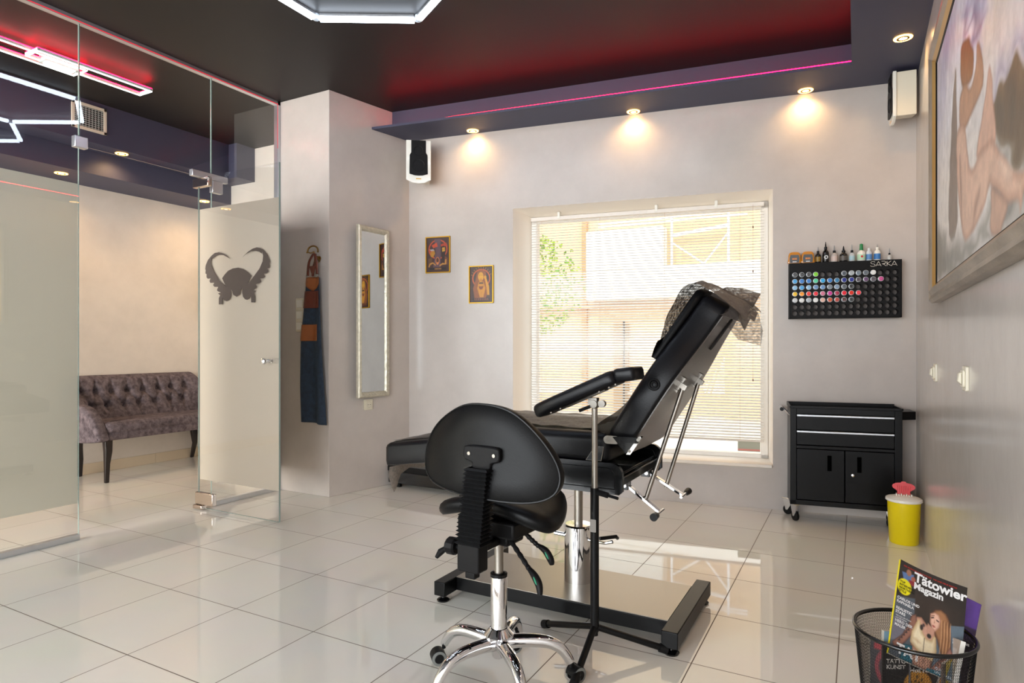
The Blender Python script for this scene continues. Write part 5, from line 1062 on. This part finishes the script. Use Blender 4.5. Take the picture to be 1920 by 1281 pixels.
c6 = dict(bg=cm('8FB4C8', .35), base='8FB4C8', art=lambda pl: (pl([(0, .5), (1, .4), (1, 1), (0, 1)], 'C8A878'), pl([(.5, .2), (.95, .2), (.95, .3), (.5, .3)], 'E0B020')), text=[])
magazine('magazine', 'light blue and tan magazine behind the dark ones in basket', Vector((BX_-.07, BY_+.0, .285)), camdir(1, .06, .02), Vector((.02, -.03, -1)), .165, .24, .012, c6, 0, 'D8D4C8')
c7 = dict(bg=cm('4A3A30', .4), base='4A3A30', art=lambda pl: (pl([(.2, 0), (.9, 0), (.9, .25), (.2, .25)], 'C8B020'), pl([(.3, .3), (.8, .3), (.8, .8), (.3, .8)], '6A2A2A')), text=[])
magazine('magazine', 'brown magazine with yellow patch at the basket right side', Vector((BX_+.062, BY_-.09, .262)), camdir(.7, 0, .5), Vector((-.02, 0, -1)), .075, .235, .006, c7, 0, '5A4A40')

# ================================================================== PAINTING
pt = thing('large_painting', 'large framed oil painting of pale figures and mountains on right wall', 'painting', (0, 0, 0))
y0, y1, z0, z1 = 1.30, 3.42, 1.292, 2.425
yy0, yy1, zz0, zz1 = y0, y1, z0, z1
mb = MB(); fw = .085; prof = [(0, .001), (0, .030), (.012, .042), (.03, .036), (.048, .046), (.066, .034), (.078, .022), (fw, .018), (fw, .001)]; vs = []
for d, h in prof: vs += [(RWX-h, a, b) for a, b in ((y0+d, z0+d), (y1-d, z0+d), (y1-d, z1-d), (y0+d, z1-d))]
fm = mat('silver_wood_frame', '9A8D7E', .35, metal=.3, noise=.45, nscale=25, bump=.2, bscale=80, stretch=(1, .15, .15)); gd = cm('B08A50', .3, metal=.5)
for i in range(len(prof)-1):
    o_ = len(mb.v)
    mb.add([vs[i*4+k] for k in range(4)]+[vs[(i+1)*4+k] for k in range(4)], [(k, (k+1) % 4, 4+(k+1) % 4, 4+k) for k in range(4)], gd if i in (5,) else (M['black_matte'] if i >= 6 else fm))
obj('picture_frame', mb, None, pt, smooth=False)
P = {'purple': ('8E86A2', [[2.44,2.186],[2.081,2.015],[2.122,1.979],[2.208,1.958],[2.406,2.074],[2.582,2.132],[2.545,2.187]]),
'purple2': ('857C96', [[1.65,1.779],[1.65,1.735],[1.78,1.742],[1.869,1.727],[2.02,1.735],[2.035,1.754],[1.901,1.778],[1.78,1.766]]),
'mountain': ('5C4A38', [[2.042,1.722],[1.99,1.732],[1.869,1.727],[1.791,1.737],[1.725,1.732],[1.65,1.696],[1.40,1.72],[1.40,1.40],[1.65,1.455],[1.809,1.511],[1.901,1.56],[1.99,1.624]]),
'slope': ('7E7C78', [[2.035,1.519],[1.99,1.621],[1.901,1.56],[1.809,1.511],[1.65,1.458],[1.40,1.42],[1.40,1.37],[1.65,1.378],[1.752,1.391],[1.935,1.386],[2.042,1.445]]),
'darkleft': ('7A6A60', [[2.758,2.089],[2.715,1.945],[2.701,1.528],[2.929,1.525],[2.896,1.803]]),
'rocks': ('8E8B86', [[3.33,1.38],[3.33,1.62],[3.1,1.55],[2.962,1.5],[2.582,1.458],[2.44,1.433],[2.182,1.455],[2.081,1.508],[2.042,1.403],[1.869,1.381],[1.752,1.391],[1.65,1.378],[1.40,1.36],[1.40,1.38]]),
'hair': ('8C5A38', [[2.582,2.111],[2.485,2.086],[2.374,2.027],[2.333,1.978],[2.353,1.922],[2.485,1.928],[2.595,1.976],[2.621,2.076]]),
'arm': ('B08468', [[2.274,1.977],[2.227,1.962],[2.182,1.902],[2.173,1.824],[2.333,1.81],[2.509,1.807],[2.634,1.848],[2.634,1.945],[2.533,1.954],[2.406,1.9],[2.293,1.923]]),
'leg': ('CBA28C', [[2.097,1.834],[2.058,1.825],[2.02,1.728],[1.99,1.621],[2.081,1.621],[2.274,1.643],[2.254,1.699],[2.164,1.762]]),
'body': ('D0AA94', [[2.081,1.647],[1.948,1.579],[1.838,1.518],[1.736,1.479],[1.65,1.463],[1.40,1.47],[1.40,1.40],[1.65,1.433],[1.71,1.384],[1.736,1.414],[1.869,1.44],[1.935,1.47],[2.042,1.521],[2.097,1.523],[2.182,1.477],[2.44,1.437],[2.545,1.452],[2.634,1.553],[2.701,1.696],[2.715,1.828],[2.621,1.848],[2.509,1.807],[2.44,1.668],[2.353,1.634],[2.236,1.648]]),
'leg2': ('B8917C', [[2.042,1.521],[1.948,1.473],[1.845,1.436],[1.901,1.393],[1.948,1.375],[2.042,1.389],[2.066,1.449]])}
mb = MB(); mb.box(RWX-.014, RWX-.004, y0+.07, y1-.07, z0+.07, z1-.07, cm('C8C0B4', .6)); obj('canvas_back', mb, None, pt, smooth=False)
ya, yb, za, zb2 = y1-.075, y0+.075, z0+.075, z1-.075
def uvp(pts, sm=3): 
    q = [((a-ya)/(yb-ya), (b-za)/(zb2-za)) for a, b in pts]; return smooth2(q, sm) if sm else q
SH = {'body': ('A87C66', .03), 'arm': ('8A6248', .02), 'leg': ('A87C68', .02), 'leg2': ('8E6A5A', .02), 'hair': ('6A4024', .02), 'mountain': ('6E5A40', .05), 'darkleft': ('5E524A', .01), 'purple': ('A69EBA', .05), 'purple2': ('A29AB2', .04), 'rocks': ('9A968E', .06), 'slope': ('928E86', .04)}
LY = [([(0, .55), (.35, .62), (.6, .5), (1, .5), (1, 0), (0, 0)], 'DAD2CC', .2, None, .05), ([(.2, .62), (.5, .9), (.75, 1.1), (.6, .6)], 'D9DCE6', .12, None, .08), ([(.0, .7), (.12, 1.1), (.3, 1.1), (.2, .8)], 'A9A8C2', .15, None, .1), ([(.55, .5), (.8, .9), (1, .8), (1, .6), (.75, .5)], 'DCD3C6', .1, None, .06)]
for k, (col, pts) in P.items(): LY.append((uvp(pts), col, .05 if k.startswith('purple') else (.03 if k in ('rocks', 'slope') else .009), SH.get(k), .10 if k.startswith('purple') else (.05 if k in ('rocks', 'slope', 'mountain') else .012)))
LY += [(uvp([(2.35, 1.46), (2.30, 1.49), (2.22, 1.55), (2.33, 1.52)]), '9A7260', .02), (uvp([(1.95, 1.56), (1.86, 1.5), (1.80, 1.49), (1.88, 1.53)]), 'E2C4B0', .02), (uvp([(2.65, 1.75), (2.62, 1.6), (2.58, 1.5), (2.60, 1.7)]), 'A07A68', .015), (uvp([(1.99, 1.70), (1.93, 1.62), (1.88, 1.66), (1.95, 1.72)]), '4E4438', .02), (uvp([(1.86, 1.71), (1.80, 1.6), (1.76, 1.66), (1.80, 1.72)]), '4A4034', .03)]
pm = vcol('oil_paint', .42); nt = pm.node_tree; n_ = nt.nodes.new('ShaderNodeTexNoise'); n_.inputs['Scale'].default_value = 30; bm_ = nt.nodes.new('ShaderNodeBump'); bm_.inputs['Strength'].default_value = .25; bm_.inputs['Distance'].default_value = .004
tc_n = nt.nodes.new('ShaderNodeTexCoord'); nt.links.new(tc_n.outputs['Object'], n_.inputs['Vector']); nt.links.new(n_.outputs['Fac'], bm_.inputs['Height']); nt.links.new(bm_.outputs[0], nt.nodes['Principled BSDF'].inputs['Normal'])
painted_obj('canvas', lambda u, v: (RWX-.0165, ya+(yb-ya)*u, za+(zb2-za)*v), painted(340, 220, 'CFCBD4', LY, (ya-yb)/(zb2-za), 9, .13, 60, 26), pm, pt)

# ================================================================== SOFA
sf = thing('tufted_sofa', 'grey velvet button-tufted loveseat on dark legs in waiting room', 'sofa', (0, 0, 0))
SY0, SY1 = 2.84, 4.05
r1 = [(2.94, .706), (3.06, .704), (3.19, .703), (3.325, .704), (3.465, .704), (3.61, .71), (3.735, .713), (3.87, .713)]; r2 = [(3.0, .575), (3.13, .58), (3.27, .583), (3.405, .585), (3.55, .588), (3.695, .593), (3.82, .595)]
def seg(p, a, b):
    ax, ay = a; bx, by = b; dx, dy = bx-ax, by-ay; t = max(0, min(1, ((p[0]-ax)*dx+(p[1]-ay)*dy)/(dx*dx+dy*dy))); return hypot(p[0]-ax-t*dx, p[1]-ay-t*dy)
cre = []
for i, b in enumerate(r2):
    cre += [(b, r1[i]), (b, (b[0]+.01, .47))]
    if i+1 < len(r1): cre.append((b, r1[i+1]))
for a in r1: cre.append((a, (a[0], .80)))
def backx(y, z):
    x = -5.60-.16*(z-.46)/.40
    x += .035*max(0, (y-3.86)/.19)**2+.03*max(0, (2.97-y)/.13)**2
    d = min(hypot(y-a, z-b) for a, b in r1+r2); x -= .045*math.exp(-(d/.034)**2)
    c = min(seg((y, z), *s_) for s_ in cre); x -= .015*math.exp(-(c/.010)**2); return x
def topz(y): return .845-.35*max(0, (y-3.95)/.1)**2.2*.3-.03*max(0, (2.95-y)/.11)**2
mb = MB(); NY, NZ_ = 130, 44
vs = []
for j in range(NZ_):
    for i in range(NY):
        y = SY0+.02+(SY1-SY0-.04)*i/(NY-1); z = .44+(topz(y)-.44)*j/(NZ_-1); x = backx(y, z)
        if j > NZ_-6: q = (j-(NZ_-6))/5; x -= .035*q*q
        vs.append((x, y, z))
mb.add(vs, [(j*NY+i, j*NY+i+1, (j+1)*NY+i+1, (j+1)*NY+i) for j in range(NZ_-1) for i in range(NY-1)])
bkv = [(-5.785, y, z) for z in (.40, .83) for y in (SY0+.02, SY1-.02)]
mb.add([(-5.785, SY0+.02+(SY1-SY0-.04)*i/(NY-1), topz(SY0+.02+(SY1-SY0-.04)*i/(NY-1))-.005) for i in range(NY)]+[vs[(NZ_-1)*NY+i] for i in range(NY)], [(i, i+1, NY+i+1, NY+i) for i in range(NY-1)])
mb.box(-5.785, -5.775, SY0+.02, SY1-.02, .36, .80)
obj('sofa_back', mb, M['velvet'], sf, ang=80, recalc=False)
for k, (y, z) in enumerate(r1+r2):
    mb = MB(); mb.lathe([(0, .009), (.007, .007), (.0105, 0)], M['velvet'], 12, Matrix.Translation((backx(y, z)+.003, y, z)) @ Matrix.Rotation(radians(90), 4, 'Y')); obj('tuft_button', mb, None, sf)
mb = MB(); mb.cushion(rrect(-5.74, -5.26, SY0+.06, SY1-.06, .06, 5), [(.03, 0), (.005, .005), (0, .02), (0, .06), (.004, .065), (.0, .072), (0, .115), (.012, .138), (.04, .148), (.08, .15)], lambda a, b, c: (a, b, .335+c), M['velvet']); obj('seat_cushion', mb, None, sf, ang=60)
for yA, sg in ((SY0, 1), (SY1, -1)):
    out = smooth2([(-5.76, .34), (-5.29, .33), (-5.265, .40), (-5.30, .47), (-5.38, .56), (-5.46, .605), (-5.56, .625), (-5.66, .70), (-5.76, .72)], 4)
    mb = MB(); mb.cushion(out, RP(.025, .085), lambda a, b, c: (a, yA+sg*(c-.01)-.02*sg*(b-.33)*2.0, b), M['velvet']); obj('armrest', mb, None, sf, ang=60)
for x, y, dx, dy in ((-5.30, 2.925, .01, -.012), (-5.72, 2.92, -.03, .03), (-5.30, 3.96, .01, .012), (-5.72, 3.97, -.055, .02)):
    mb = MB(); vs = []
    for z, w_, ox, oy in ((.35, .03, 0, 0), (.25, .026, .006, 0), (.15, .019, .004*1, dy*.5), (0, .0145, dx, dy)):
        vs += [(x+ox-w_*.8, y+oy-w_, z), (x+ox+w_*.8, y+oy-w_, z), (x+ox+w_*.8, y+oy+w_, z), (x+ox-w_*.8, y+oy+w_, z)]
    mb.add(vs, [(i*4+k, i*4+(k+1) % 4, (i+1)*4+(k+1) % 4, (i+1)*4+k) for i in range(3) for k in range(4)]+[(0, 1, 2, 3), (15, 14, 13, 12)], M['darkwood']); obj('leg', mb, None, sf, bevel=.003)
# small picture on the far wall of the waiting room
pf_ = thing('framed_picture', 'pale framed picture on the waiting room far wall above the sofa end', 'picture', (-5.60, FY, 1.64))
mb = MB()
for a, b, c, d in ((-.17, .17, -.26, -.245), (-.17, .17, .245, .26), (-.17, -.155, -.26, .26), (.155, .17, -.26, .26)): mb.box(a, b, -.018, -.001, c, d)
obj('picture_frame', mb, cm('D8CDB8', .4), pf_); mb = MB(); mb.box(-.156, .156, -.006, -.002, -.246, .246); obj('print', mb, cm('CFC6B6', .5), pf_)
